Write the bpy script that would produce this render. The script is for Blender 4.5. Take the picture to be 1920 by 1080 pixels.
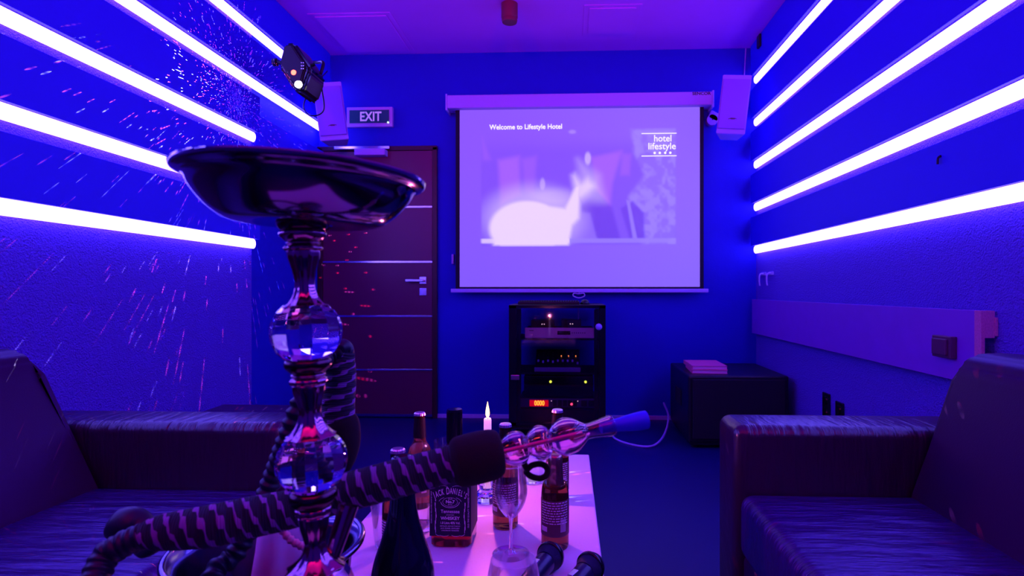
import bpy, bmesh, math, random
from mathutils import Vector, Matrix, Euler
random.seed(7)
PI = math.pi
for o in list(bpy.data.objects): bpy.data.objects.remove(o)
S = bpy.context.scene
COL = S.collection

# ------------------------------------------------------------------ camera, world, exposure
CAMZ = 0.98
cam_d = bpy.data.cameras.new('camera')
cam_d.sensor_width = 36.0
cam_d.lens = 1050.0 / 1920.0 * 36.0
cam_d.shift_x = -64.0 / 1920.0
cam_d.shift_y = 4.0 / 1920.0
cam_d.clip_start = 0.02
cam_d.dof.use_dof = True
cam_d.dof.focus_distance = 1.5
cam_d.dof.aperture_fstop = 7.0
cam = bpy.data.objects.new('camera', cam_d); COL.objects.link(cam)
cam.location = (0, 0, CAMZ); cam.rotation_euler = (PI/2, 0, 0.04)
S.camera = cam
S.view_settings.view_transform = 'Standard'; S.view_settings.look = 'None'
S.view_settings.exposure = 0.0; S.view_settings.gamma = 1.0
S.view_settings.use_curve_mapping = False
w = bpy.data.worlds.new('world'); S.world = w; w.use_nodes = True
w.node_tree.nodes['Background'].inputs[0].default_value = (0.004, 0.001, 0.02, 1)
w.node_tree.nodes['Background'].inputs[1].default_value = 0.3
S.cycles.max_bounces = 12; S.cycles.diffuse_bounces = 5; S.cycles.glossy_bounces = 6
S.cycles.transmission_bounces = 12; S.cycles.transparent_max_bounces = 16
S.cycles.use_denoising = True
S.cycles.sample_clamp_indirect = 6.0
S.cycles.caustics_reflective = False

# light levels
LED_COL = (0.16, 0.10, 1.0); LED_W = 16.5
RED_W = 210.0; CANDLE_W = 3.2; LASER_W = 650.0

# ------------------------------------------------------------------ materials
MATS = {}
def nodes_of(m):
    m.use_nodes = True; return m.node_tree, m.node_tree.nodes['Principled BSDF']
def mat(name, base, rough=0.5, metal=0.0, bump=None, emit=None, es=0.0, trans=0.0, ior=1.45, coat=0.0, spec=None, var=None, stretch=None, rvar=None):
    if name in MATS: return MATS[name]
    m = bpy.data.materials.new(name); nt, b = nodes_of(m); N, L = nt.nodes, nt.links
    b.inputs['Base Color'].default_value = (*base, 1); b.inputs['Roughness'].default_value = rough
    b.inputs['Metallic'].default_value = metal; b.inputs['IOR'].default_value = ior
    b.inputs['Transmission Weight'].default_value = trans; b.inputs['Coat Weight'].default_value = coat
    if spec is not None: b.inputs['Specular IOR Level'].default_value = spec
    if emit: b.inputs['Emission Color'].default_value = (*emit, 1); b.inputs['Emission Strength'].default_value = es
    tc = N.new('ShaderNodeTexCoord'); mp = N.new('ShaderNodeMapping'); L.new(tc.outputs['Object'], mp.inputs[0])
    if stretch: mp.inputs['Scale'].default_value = stretch
    if bump:
        n = N.new('ShaderNodeTexNoise'); n.inputs['Scale'].default_value = bump[0]; n.inputs['Detail'].default_value = bump[3] if len(bump) > 3 else 3
        L.new(mp.outputs[0], n.inputs['Vector'])
        bn = N.new('ShaderNodeBump'); bn.inputs['Strength'].default_value = bump[1]; bn.inputs['Distance'].default_value = bump[2]
        L.new(n.outputs[0], bn.inputs['Height']); L.new(bn.outputs[0], b.inputs['Normal'])
    if var:
        n = N.new('ShaderNodeTexNoise'); n.inputs['Scale'].default_value = var[0]; n.inputs['Detail'].default_value = 6
        L.new(mp.outputs[0], n.inputs['Vector'])
        mx = N.new('ShaderNodeMix'); mx.data_type = 'RGBA'
        mx.inputs['A'].default_value = (*[c*(1-var[1]) for c in base], 1); mx.inputs['B'].default_value = (*[min(1, c*(1+var[1])) for c in base], 1)
        L.new(n.outputs[0], mx.inputs['Factor']); L.new(mx.outputs['Result'], b.inputs['Base Color'])
    MATS[name] = m; return m

def thin_glass(name, tint=(0.96, 0.96, 0.98), k=0.6):
    """thin clear glass wall: fresnel reflection over straight transparency"""
    if name in MATS: return MATS[name]
    m = bpy.data.materials.new(name); m.use_nodes = True; nt = m.node_tree; N, L = nt.nodes, nt.links
    N.remove(N['Principled BSDF'])
    t = N.new('ShaderNodeBsdfTransparent'); t.inputs[0].default_value = (*tint, 1)
    g = N.new('ShaderNodeBsdfGlossy'); g.inputs['Roughness'].default_value = 0.03; g.inputs[0].default_value = (1, 1, 1, 1)
    f = N.new('ShaderNodeLayerWeight'); f.inputs[0].default_value = 0.38
    mu = N.new('ShaderNodeMath'); mu.operation = 'MULTIPLY'; mu.inputs[1].default_value = k
    L.new(f.outputs['Fresnel'], mu.inputs[0])
    x = N.new('ShaderNodeMixShader'); L.new(mu.outputs[0], x.inputs[0]); L.new(t.outputs[0], x.inputs[1]); L.new(g.outputs[0], x.inputs[2])
    L.new(x.outputs[0], N['Material Output'].inputs[0]); MATS[name] = m; return m

def emis(name, col, s):
    if name in MATS: return MATS[name]
    m = bpy.data.materials.new(name); m.use_nodes = True; nt = m.node_tree; N, L = nt.nodes, nt.links
    N.remove(N['Principled BSDF']); e = N.new('ShaderNodeEmission'); e.inputs[0].default_value = (*col, 1); e.inputs[1].default_value = s
    L.new(e.outputs[0], N['Material Output'].inputs[0]); MATS[name] = m; return m

def vcol_emis(name, s):
    m = bpy.data.materials.new(name); nt, b = nodes_of(m); N, L = nt.nodes, nt.links
    a = N.new('ShaderNodeVertexColor'); a.layer_name = 'Col'
    b.inputs['Base Color'].default_value = (0.22, 0.22, 0.22, 1); b.inputs['Roughness'].default_value = 0.9; b.inputs['Specular IOR Level'].default_value = 0.1
    L.new(a.outputs[0], b.inputs['Emission Color']); b.inputs['Emission Strength'].default_value = s
    return m

def braid_mat():
    m = bpy.data.materials.new('braided_sleeve'); nt, b = nodes_of(m); N, L = nt.nodes, nt.links
    def M(op, a, c=None):
        n = N.new('ShaderNodeMath'); n.operation = op
        for i, v in enumerate((a, c)):
            if v is None: continue
            if isinstance(v, (int, float)): n.inputs[i].default_value = v
            else: L.new(v, n.inputs[i])
        return n.outputs[0]
    uv = N.new('ShaderNodeUVMap'); sp = N.new('ShaderNodeSeparateXYZ'); L.new(uv.outputs[0], sp.inputs[0])
    u, v = sp.outputs[0], sp.outputs[1]
    no = N.new('ShaderNodeTexNoise'); no.inputs['Scale'].default_value = 22; tc = N.new('ShaderNodeTexCoord'); L.new(tc.outputs['Object'], no.inputs['Vector'])
    zig = M('PINGPONG', M('MULTIPLY', v, 260.0), 1.0)
    ph = M('ADD', M('ADD', M('MULTIPLY', v, 70.0), M('MULTIPLY', u, -3.0)), M('ADD', M('MULTIPLY', zig, 0.24), M('MULTIPLY', no.outputs[0], 1.0)))
    st = M('SINE', M('MULTIPLY', ph, 2*PI))
    fac = M('GREATER_THAN', M('ADD', st, M('MULTIPLY', M('SINE', M('MULTIPLY', u, 44.0)), 0.22)), 0.66)
    th = M('SINE', M('MULTIPLY', v, 2600.0))
    mx = N.new('ShaderNodeMix'); mx.data_type = 'RGBA'
    mx.inputs['A'].default_value = (0.010, 0.006, 0.030, 1); mx.inputs['B'].default_value = (0.30, 0.11, 0.42, 1)
    L.new(fac, mx.inputs['Factor']); L.new(mx.outputs['Result'], b.inputs['Base Color'])
    b.inputs['Roughness'].default_value = 0.8
    bn = N.new('ShaderNodeBump'); bn.inputs['Strength'].default_value = 0.7; bn.inputs['Distance'].default_value = 0.0025
    L.new(M('ADD', M('MULTIPLY', st, 1.0), M('MULTIPLY', th, 0.25)), bn.inputs['Height']); L.new(bn.outputs[0], b.inputs['Normal'])
    return m

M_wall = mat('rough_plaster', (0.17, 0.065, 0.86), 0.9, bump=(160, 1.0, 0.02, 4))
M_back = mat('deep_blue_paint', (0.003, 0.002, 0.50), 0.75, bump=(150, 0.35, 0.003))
M_board = mat('blue_board', (0.020, 0.007, 0.80), 0.6, bump=(300, 0.3, 0.001))
M_ceil = mat('ceiling_paint', (0.80, 0.10, 0.85), 0.85, bump=(60, 0.2, 0.002), var=(3, 0.06))
M_floor = mat('dark_floor', (0.003, 0.002, 0.11), 0.42, bump=(120, 0.15, 0.001))
M_led = emis('led_glow', LED_COL, LED_W)
M_duct = mat('lilac_laminate', (0.26, 0.03, 0.62), 0.55, var=(14, 0.08))
M_ductend = mat('raw_board_edge', (0.62, 0.16, 0.42), 0.9, bump=(400, 0.6, 0.002), var=(180, 0.35))
M_door = mat('burgundy_laminate', (0.14, 0.002, 0.07), 0.35, var=(2, 0.1))
M_frame = mat('door_frame_maroon', (0.045, 0.003, 0.02), 0.4)
M_chrome = mat('brushed_chrome', (0.85, 0.75, 0.85), 0.22, 1.0)
M_alu = mat('white_metal', (0.50, 0.36, 0.85), 0.45)
M_black = mat('black_plastic', (0.006, 0.004, 0.014), 0.4)
M_gloss = mat('black_gloss', (0.005, 0.003, 0.012), 0.12)
M_matt = mat('black_matt', (0.006, 0.005, 0.016), 0.8)
M_white = mat('white_plastic', (0.40, 0.25, 0.80), 0.45)
M_grille = mat('speaker_grille', (0.32, 0.12, 0.72), 0.6, bump=(900, 0.4, 0.001))
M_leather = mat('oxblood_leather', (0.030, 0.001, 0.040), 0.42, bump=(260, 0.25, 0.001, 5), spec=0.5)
M_leather_w = mat('oxblood_leather_creased_lit', (0.030, 0.001, 0.11), 0.30, bump=(5.5, 1.0, 0.018, 8), stretch=(1.0, 5, 1.0), spec=1.0)  # blue light on the seat is put into this copy's bluer base
M_table = mat('pale_table_laminate', (0.80, 0.66, 0.80), 0.38, var=(220, 0.07))
M_hm = mat('hookah_metal', (0.45, 0.16, 0.28), 0.12, 1.0)
M_hd = mat('dark_bronze', (0.10, 0.03, 0.06), 0.2, 1.0)
M_tray = mat('tray_steel', (0.20, 0.13, 0.26), 0.10, 1.0, bump=(3, 0.10, 0.02))
M_crystal = mat('cut_crystal', (0.93, 0.90, 1.0), 0.0, trans=1.0, ior=1.5)
M_pinkglass = mat('pink_glass', (1.0, 0.62, 0.85), 0.02, trans=1.0, ior=1.42)
M_glass = thin_glass('clear_glass')
M_door_glass = thin_glass('tinted_glass', (0.80, 0.76, 0.86), 0.55)
M_rubber = mat('hose_rubber', (0.008, 0.006, 0.03), 0.45)
M_suede = mat('suede_cuff', (0.014, 0.001, 0.008), 0.95, bump=(500, 0.5, 0.001))
M_tip = mat('blue_silicone', (0.03, 0.04, 0.85), 0.5)
M_braid = braid_mat()
M_amber = mat('amber_glass', (0.26, 0.08, 0.05), 0.03, trans=0.85, ior=1.3)
M_foil = mat('gold_foil', (0.62, 0.30, 0.22), 0.3, 1.0, bump=(90, 0.6, 0.003))
M_cap = mat('bottle_cap', (0.75, 0.6, 0.75), 0.3, 1.0)
M_beerlabel = mat('beer_label', (0.14, 0.05, 0.07), 0.55, var=(90, 0.25))
M_paperlt = mat('label_print', (0.80, 0.62, 0.85), 0.6)
M_darklabel = mat('black_label', (0.006, 0.004, 0.03), 0.5)
M_whiskey = mat('whiskey', (0.30, 0.004, 0.02), 0.02, trans=0.9, ior=1.33)
M_champ = mat('dark_green_glass', (0.003, 0.004, 0.02), 0.08)
M_steel = mat('polished_steel', (0.24, 0.20, 0.34), 0.16, 1.0)
M_napkin = mat('white_cloth', (0.80, 0.66, 0.88), 0.85, bump=(40, 0.2, 0.003))
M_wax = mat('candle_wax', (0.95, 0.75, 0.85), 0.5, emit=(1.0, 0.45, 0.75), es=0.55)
M_flame = emis('flame', (1.0, 0.50, 0.16), 6.0)
M_pink = mat('pink_paper', (0.85, 0.10, 0.35), 0.7)
M_smoke = mat('maroon_cap', (0.22, 0.006, 0.04), 0.5)
M_silver = mat('silver_fascia', (0.85, 0.5, 0.75), 0.4, 0.6)
M_sock = mat('black_socket', (0.008, 0.004, 0.02), 0.25)
M_brown = mat('brown_switch', (0.12, 0.03, 0.10), 0.35)
M_exit = mat('exit_green', (0.01, 0.14, 0.13), 0.4)
M_exitframe = mat('exit_frame', (0.55, 0.35, 0.75), 0.4)
M_white_e = emis('projected_white', (1.0, 0.88, 1.0), 1.1)
M_text_lit = mat('exit_letters', (0.8, 0.7, 0.9), 0.5, emit=(0.45, 0.30, 0.85), es=0.45)

for _n in ('oxblood_leather', 'oxblood_leather_creased_lit'):
    MATS[_n].node_tree.nodes['Principled BSDF'].inputs['Specular Tint'].default_value = (0.5, 0.15, 1.0, 1)  # blue sheen from the strips put into the leather's specular tint
# ------------------------------------------------------------------ mesh helpers
ROOTM = {}
def link(o, parent=None):
    COL.objects.link(o)
    if parent is not None:
        o.parent = parent; ROOTM[o.name] = ROOTM.get(parent.name, Matrix())
    return o
def thing(name, loc, label, cat, group=None, rot=(0, 0, 0)):
    o = bpy.data.objects.new(name, None); o.empty_display_size = 0.05; COL.objects.link(o)
    o.location = loc; o.rotation_euler = rot
    ROOTM[o.name] = Matrix.Translation(loc) @ Euler(rot).to_matrix().to_4x4()
    o['label'] = label; o['category'] = cat
    if group: o['group'] = group
    return o
def tag(o, label, cat, group=None):
    o['label'] = label; o['category'] = cat
    if group: o['group'] = group
    return o
def obj(name, bm, m, parent=None, smooth=False, world=False, label=None, angle=None):
    if parent is not None and world: bm.transform(ROOTM[parent.name].inverted())
    bmesh.ops.recalc_face_normals(bm, faces=bm.faces)
    me = bpy.data.meshes.new(name); bm.to_mesh(me); bm.free()
    if smooth:
        for p in me.polygons: p.use_smooth = True
        if angle: me.set_sharp_from_angle(angle=math.radians(angle))
    if isinstance(m, (list, tuple)):
        for q in m: me.materials.append(q)
    else: me.materials.append(m)
    o = bpy.data.objects.new(name, me); link(o, parent)
    if label: o['label'] = label
    return o
def struct(name, bm, m, parent=None, **k):
    o = obj(name, bm, m, parent, **k)
    if parent is None: o['kind'] = 'structure'
    return o
def centre(bm, c):
    bm.transform(Matrix.Translation([-v for v in c])); return bm
def box(x0, x1, y0, y1, z0, z1, bev=0.0, seg=2, bm=None):
    b = bmesh.new()
    bmesh.ops.create_cube(b, size=1)
    for v in b.verts:
        v.co = Vector(((x0+x1)/2+v.co.x*(x1-x0), (y0+y1)/2+v.co.y*(y1-y0), (z0+z1)/2+v.co.z*(z1-z0)))
    if bev: bmesh.ops.bevel(b, geom=list(b.edges), offset=bev, segments=seg, profile=0.5, affect='EDGES')
    return merge(bm, b)
def merge(bm, b):
    if bm is None: return b
    t = bpy.data.meshes.new('t'); b.to_mesh(t); b.free(); bm.from_mesh(t); bpy.data.meshes.remove(t); return bm
def lathe(prof, n=48, c=(0, 0, 0), M=None, bm=None, flute=None):
    """prof: (radius, z) pairs revolved about z; flute=(count, depth) ripples the radius"""
    b = bmesh.new(); rings = []
    for r, z in prof:
        if r < 1e-6: rings.append([b.verts.new((0, 0, z))])
        else:
            row = []
            for i in range(n):
                a = 2*PI*i/n; rr = r*(1 + (flute[1]*math.cos(flute[0]*a) if flute else 0)); row.append(b.verts.new((rr*math.cos(a), rr*math.sin(a), z)))
            rings.append(row)
    for p, q in zip(rings, rings[1:]):
        for i in range(n):
            j = (i+1) % n
            if len(p) == 1 and len(q) == 1: continue
            if len(p) == 1: b.faces.new((p[0], q[j], q[i]))
            elif len(q) == 1: b.faces.new((p[i], p[j], q[0]))
            else: b.faces.new((p[i], p[j], q[j], q[i]))
    if M is not None: b.transform(M)
    b.transform(Matrix.Translation(c)); return merge(bm, b)
def smooth_prof(pts, k=5):
    out = []
    P = [pts[0]] + list(pts) + [pts[-1]]
    for i in range(1, len(P)-2):
        for s in range(k):
            t = s/k; o = []
            for d in (0, 1):
                a, b_, c, e = P[i-1][d], P[i][d], P[i+1][d], P[i+2][d]
                o.append(0.5*((2*b_)+(-a+c)*t+(2*a-5*b_+4*c-e)*t*t+(-a+3*b_-3*c+e)*t**3))
            out.append((max(o[0], 0.0002), o[1]))
    out.append(pts[-1]); return out
def crom(pts, k):
    P = [Vector(p) for p in pts]; P = [P[0]*2-P[1]] + P + [P[-1]*2-P[-2]]; out = []
    for i in range(1, len(P)-2):
        for s in range(k):
            t = s/k; a, b_, c, e = P[i-1], P[i], P[i+1], P[i+2]
            out.append(0.5*((2*b_)+(-a+c)*t+(2*a-5*b_+4*c-e)*t*t+(-a+3*b_-3*c+e)*t**3))
    out.append(P[-2]); return out
def tube(pts, rad, n=16, k=8, cap=True, bm=None, rib=None):
    """pts with optional 4th value = radius; rib=(pitch, depth)"""
    p4 = [Vector((*p[:3], )) for p in pts]; rs = [p[3] if len(p) > 3 else rad for p in pts]
    C = crom(p4, k); R = [x[0] for x in crom([(r, 0, 0) for r in rs], k)]
    b = bmesh.new(); uvl = b.loops.layers.uv.new('UVMap'); rows = []; d = 0; ds = []
    T0 = (C[1]-C[0]).normalized(); up = Vector((0, 0, 1)) if abs(T0.z) < 0.9 else Vector((1, 0, 0)); nrm = (up - T0*up.dot(T0)).normalized()
    for i, c in enumerate(C):
        T = ((C[min(i+1, len(C)-1)] - C[max(i-1, 0)])).normalized()
        nrm = (nrm - T*nrm.dot(T)).normalized(); bi = T.cross(nrm)
        if i: d += (c-C[i-1]).length
        ds.append(d); r = R[i]
        if rib: r *= 1+rib[1]*math.sin(2*PI*d/rib[0])
        rows.append([b.verts.new(c+nrm*(r*math.cos(2*PI*j/n))+bi*(r*math.sin(2*PI*j/n))) for j in range(n)])
    for i in range(len(rows)-1):
        for j in range(n):
            j2 = (j+1) % n; f = b.faces.new((rows[i][j], rows[i][j2], rows[i+1][j2], rows[i+1][j]))
            for lp, (uu, vv) in zip(f.loops, ((j/n, ds[i]), ((j+1)/n, ds[i]), ((j+1)/n, ds[i+1]), (j/n, ds[i+1]))): lp[uvl].uv = (uu, vv)
    if cap:
        b.faces.new(rows[0]); b.faces.new(rows[-1][::-1])
    if bm is None: return b
    return merge(bm, b)
def cyl(p, q, r, n=20, r2=None, bm=None):
    p, q = Vector(p), Vector(q); d = q-p; L_ = d.length
    M = Matrix.Translation(p) @ d.to_track_quat('Z', 'Y').to_matrix().to_4x4(); r2 = r if r2 is None else r2
    return lathe([(0, 0), (r, 0), (r2, L_), (0, L_)], n, M=M, bm=bm)
def prism_x(prof, x0, x1, bm=None, bev=0):   # prof of (y,z)
    b = bmesh.new(); A = [b.verts.new((x0, y, z)) for y, z in prof]; B = [b.verts.new((x1, y, z)) for y, z in prof]
    b.faces.new(A); b.faces.new(B[::-1]); n = len(prof)
    for i in range(n): b.faces.new((A[i], A[(i+1) % n], B[(i+1) % n], B[i]))
    if bev: bmesh.ops.bevel(b, geom=list(b.edges), offset=bev, segments=3, affect='EDGES')
    return merge(bm, b)
def prism_y(prof, y0, y1, bm=None, bev=0, seg=4):   # prof of (x,z)
    b = bmesh.new(); A = [b.verts.new((x, y0, z)) for x, z in prof]; B = [b.verts.new((x, y1, z)) for x, z in prof]
    b.faces.new(A); b.faces.new(B[::-1]); n = len(prof)
    for i in range(n): b.faces.new((A[i], A[(i+1) % n], B[(i+1) % n], B[i]))
    if bev: bmesh.ops.bevel(b, geom=list(b.edges), offset=bev, segments=seg, affect='EDGES')
    return merge(bm, b)
def text_bm(s, size, M, depth=0.0004, align='CENTER', sx=1.0, bold=0.0, bm=None):
    cu = bpy.data.curves.new('t', 'FONT'); cu.body = s; cu.size = size; cu.align_x = align; cu.align_y = 'CENTER'; cu.extrude = depth; cu.offset = bold; cu.resolution_u = 3
    o = bpy.data.objects.new('t', cu); COL.objects.link(o)
    me = bpy.data.meshes.new_from_object(o.evaluated_get(bpy.context.evaluated_depsgraph_get()))
    b = bmesh.new(); b.from_mesh(me); bpy.data.objects.remove(o); bpy.data.curves.remove(cu); bpy.data.meshes.remove(me)
    b.transform(Matrix.Diagonal((sx, 1, 1, 1))); b.transform(M); return merge(bm, b)
UP = Matrix.Rotation(PI/2, 4, 'X')           # text that stands upright and faces -Y
def T(x, y, z): return Matrix.Translation((x, y, z))
def copy_tree(o, parent=None):
    c = o.copy(); COL.objects.link(c)
    if parent is not None: c.parent = parent
    for ch in list(o.children): copy_tree(ch, c)
    return c
def dup(o, loc, label, group=None, rz=None):
    c = copy_tree(o); c.location = loc; c['label'] = label
    if group: c['group'] = group
    if rz is not None: c.rotation_euler = (0, 0, rz)
    return c

# ------------------------------------------------------------------ room shell
YB = 4.27; H = 2.80; YR = -2.0
XL, XL2, XR = -1.885, -1.935, 1.41; YE = 3.26
struct('floor', box(-2.2, 1.7, YR-0.2, YB+0.2, -0.1, 0), M_floor)
struct('ceiling', box(-2.2, 1.7, YR-0.2, YB+0.2, H, H+0.1), M_ceil)
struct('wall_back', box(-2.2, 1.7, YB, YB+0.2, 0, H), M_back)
struct('wall_rear', box(-2.2, 1.7, YR-0.2, YR, 0, H), M_wall)
struct('wall_right', box(XR, XR+0.2, YR, YB, 0, H), M_wall)
struct('wall_left', box(-2.2, XL, YR, YE, 0, H), M_wall)
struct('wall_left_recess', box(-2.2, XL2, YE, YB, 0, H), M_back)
o = struct('baseboard_back', box(-1.015, XR, YB-0.012, YB, 0, 0.03, 0.002), M_alu)
# access hatches in the ceiling
def hatch(n, x0, x1, y0, y1):
    b = box(x0, x1, y0, y1, H-0.004, H+0.001, 0.001)
    b = box(x0+0.035, x1-0.035, y0+0.035, y1-0.035, H-0.009, H-0.003, 0.001, bm=b)
    struct('trim_%d' % n, b, M_ceil)
hatch(1, -1.72, -1.17, 3.62, 4.24); hatch(2, 0.10, 0.47, 3.58, 4.0)
# door
fr = box(-1.935, -1.895, YB-0.03, YB, 0, 2.075, 0.003)
fr = box(-1.04, -1.005, YB-0.03, YB, 0, 2.075, 0.003, bm=fr); fr = box(-1.935, -1.005, YB-0.03, YB, 2.05, 2.085, 0.003, bm=fr)
door = struct('door_1', box(-1.893, -1.042, YB-0.022, YB-0.001, 0.02, 2.048, 0.001), M_door)
ROOTM['door_1'] = Matrix()
obj('door_frame', fr, M_frame, door)
for z in (1.618, 1.197, 0.78, 0.368):
    obj('inlay_strip', box(-1.893, -1.042, YB-0.027, YB-0.02, z-0.007, z+0.007, 0.001), M_chrome, door)
obj('kick_strip', box(-1.893, -1.042, YB-0.03, YB-0.02, 0.012, 0.03), mat('dark_strip', (0.05, 0.04, 0.3), 0.3, 0.5), door)
hd = box(-1.14, -1.086, YB-0.034, YB-0.02, 1.027, 1.083, 0.003)
obj('handle_plate', hd, M_chrome, door)
hb = box(-1.238, -1.10, YB-0.075, YB-0.055, 1.043, 1.063, 0.004); hb = cyl((-1.113, YB-0.03, 1.053), (-1.113, YB-0.066, 1.053), 0.010, bm=hb)
obj('door_handle', hb, M_chrome, door)
lk = box(-1.141, -1.085, YB-0.030, YB-0.02, 0.938, 0.997, 0.003); lk = cyl((-1.113, YB-0.028, 0.968), (-1.113, YB-0.036, 0.968), 0.012, bm=lk)
obj('lock_plate', lk, M_chrome, door)
cl = box(-1.62, -1.385, YB-0.10, YB-0.022, 2.0, 2.05, 0.006); obj('door_closer', cl, M_alu, door)
obj('closer_rail', box(-1.79, -1.36, YB-0.065, YB-0.05, 2.055, 2.078, 0.003), M_chrome, door)

# ------------------------------------------------------------------ wall boards with glowing bands added in the gaps below them
TH = 0.018; OFF = 0.034
names_r = ['topmost blue board on the right wall, against the ceiling', 'second blue board from the top on the right wall', 'third blue board from the top on the right wall', 'fourth blue board from the top on the right wall', 'lowest blue board on the right wall, above the plain plaster']
names_l = ['topmost blue board on the left wall, against the ceiling', 'second blue board from the top on the left wall, behind the party light', 'third blue board from the top on the left wall', 'fourth blue board from the top on the left wall', 'lowest blue board on the left wall, above the plain plaster']
def board(side, z0, z1, y0, y1, label, lit=True, xf=None):
    if side > 0: xa, xb, xt = XR-OFF-TH, XR-OFF, XR-0.017
    else: xb, xa, xt = (xf or XL)+OFF+TH, (xf or XL)+OFF, (xf or XL)+0.017
    cx, cy = (xa+xb)/2, (y0+y1)/2
    r = thing('wall_board', (cx, cy, z0), label, 'wall board', 'light-backed boards along the side walls')
    obj('board', box(xa, xb, y0, y1, z0, z1, 0.0015), M_board, r, world=True)
    sp = None
    wx0, wx1 = sorted((xt+(0.017 if side > 0 else -0.017), xa if side < 0 else xb))
    for k in range(5):
        y = y0+0.15+(y1-y0-0.3)*k/4
        sp = box(wx0, wx1, y-0.015, y+0.015, z0+0.06, z1-0.03, bm=sp)
    obj('batten', sp, M_board, r, world=True)
    if lit:
        lt = cyl((0, max(y0+0.01, 0.1), 0), (0, y1-0.012, 0), 1.0, 18); lt.transform(T(xt, 0, z0-0.026) @ Matrix.Diagonal((0.0155, 1, 0.029, 1)))
        obj('led_glow_band', lt, M_led, r, world=True)  # glowing band shaped to fill the gap with white, in place of lit plaster
for k in range(5):
    top = 2.572-0.316*k+0.0; zt = H-0.002 if k == 0 else 2.572-0.316*(k-1)-0.102
    board(1, top, zt, YR+0.02, YB-0.03, names_r[k])
    top = 2.545-0.316*k; zt = H-0.002 if k == 0 else 2.545-0.316*(k-1)-0.102
    board(-1, top, zt, YR+0.02, YB-0.03 if k < 2 else YE, names_l[k])
board(-1, 1.83, 2.045, YE+0.004, YB-0.03, 'short blue board at the end of the left wall, behind the steel tray', lit=False, xf=XL2)

# ------------------------------------------------------------------ lilac panel, switch, sockets, hooks on the right wall
r = thing('wall_panel', (1.385, 3.0, 0.66), 'long lilac panel standing off the right wall above the sockets', 'wall panel')
obj('panel', box(1.362, 1.378, 1.93, 4.22, 0.662, 0.912, 0.001), M_duct, r, world=True)
e = box(1.358, 1.370, 1.900, 1.932, 0.662, 0.912, 0.001); e = box(1.3695, 1.402, 1.900, 1.932, 0.822, 0.912, 0.001, bm=e)
obj('end_piece', e, M_ductend, r, world=True, label='raw pinkish end piece')
obj('batten', box(1.378, 1.408, 2.1, 4.1, 0.74, 0.84), M_matt, r, world=True)
e = box(1.4005, 1.4095, 1.895, 1.930, 0.828, 0.890, 0.002); obj('side_block', e, M_ductend, r, world=True)
r = thing('wall_switch', (1.36, 2.07, 0.74), 'brown square switch on the lilac panel near its end', 'switch')
obj('back_box', box(1.338, 1.362, 2.02, 2.12, 0.738, 0.816, 0.003), M_brown, r, world=True)
obj('rocker', box(1.328, 1.339, 2.032, 2.108, 0.748, 0.806, 0.003), M_brown, r, world=True)
def socket(y, z, label):
    r = thing('power_socket', (XR, y, z), label, 'socket', 'sockets on the right wall')
    obj('plate', box(XR-0.012, XR, y-0.04, y+0.04, z-0.075, z+0.075, 0.004), M_sock, r, world=True)
    for dz in (-0.035, 0.035):
        obj('insert', cyl((XR-0.011, y, z+dz), (XR-0.018, y, z+dz), 0.024, 24, 0.022), M_gloss, r, world=True)
socket(3.11, 0.345, 'black double socket on the right wall, the one nearer the black cabinet')
socket(2.96, 0.325, 'black double socket on the right wall, the one nearer the right sofa')
for y, L_ in ((4.10, 'white coat hook on the right wall, the one nearer the corner'), (3.95, 'white coat hook on the right wall, the one farther from the corner')):
    b = box(XR-0.006, XR, y-0.045, y+0.045, 1.085, 1.108, 0.002); r = thing('coat_hook', (XR, y, 1.09), L_, 'hook', 'coat hooks on the right wall')
    obj('plate', b, M_alu, r, world=True)
    obj('hook', tube([(XR-0.004, y, 1.098), (XR-0.026, y, 1.095), (XR-0.034, y, 1.075), (XR-0.034, y, 1.04), (XR-0.030, y, 1.012)], 0.006, 8, 4), M_alu, r, world=True)
tag(obj('cable_stub', centre(tube([(XR-0.002, 2.1, 1.47), (XR-0.012, 2.1, 1.462), (XR-0.014, 2.1, 1.44)], 0.004, 8, 3), (XR, 2.1, 1.46)), M_black), 'tiny black cable stub on the fourth board of the right wall', 'cable').location = (XR-OFF-TH+0.002, 2.1, 1.46-0.0)

# ------------------------------------------------------------------ projection screen
YS = 4.19
def sx(px): return -0.819+(px-862)*(1.790/450)
def sz(py): return 2.342-(py-203)*(1.338/335)
r = thing('projection_screen', (0.07, YS, sz(541)), 'pull-down projection screen showing a film and a hotel logo, on the back wall', 'projection screen')
obj('housing', box(-0.905, 1.05, YS-0.055, YB-0.005, 2.335, 2.432, 0.006), M_alu, r, world=True)
for xa, xb in ((-0.915, -0.903), (1.048, 1.062)):
    obj('end_cap', box(xa, xb, YS-0.06, YB-0.002, 2.318, 2.44, 0.003), M_alu, r, world=True)
obj('maker_mark', text_bm('SENCOR', 0.030, T(sx(1312), YS-0.056, sz(184.5)) @ UP, sx=1.15, bold=0.0006), M_black, r, world=True)
obj('fabric_border', box(-0.850, 1.0, YS-0.001, YS+0.001, sz(542), 2.337), M_matt, r, world=True)
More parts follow.
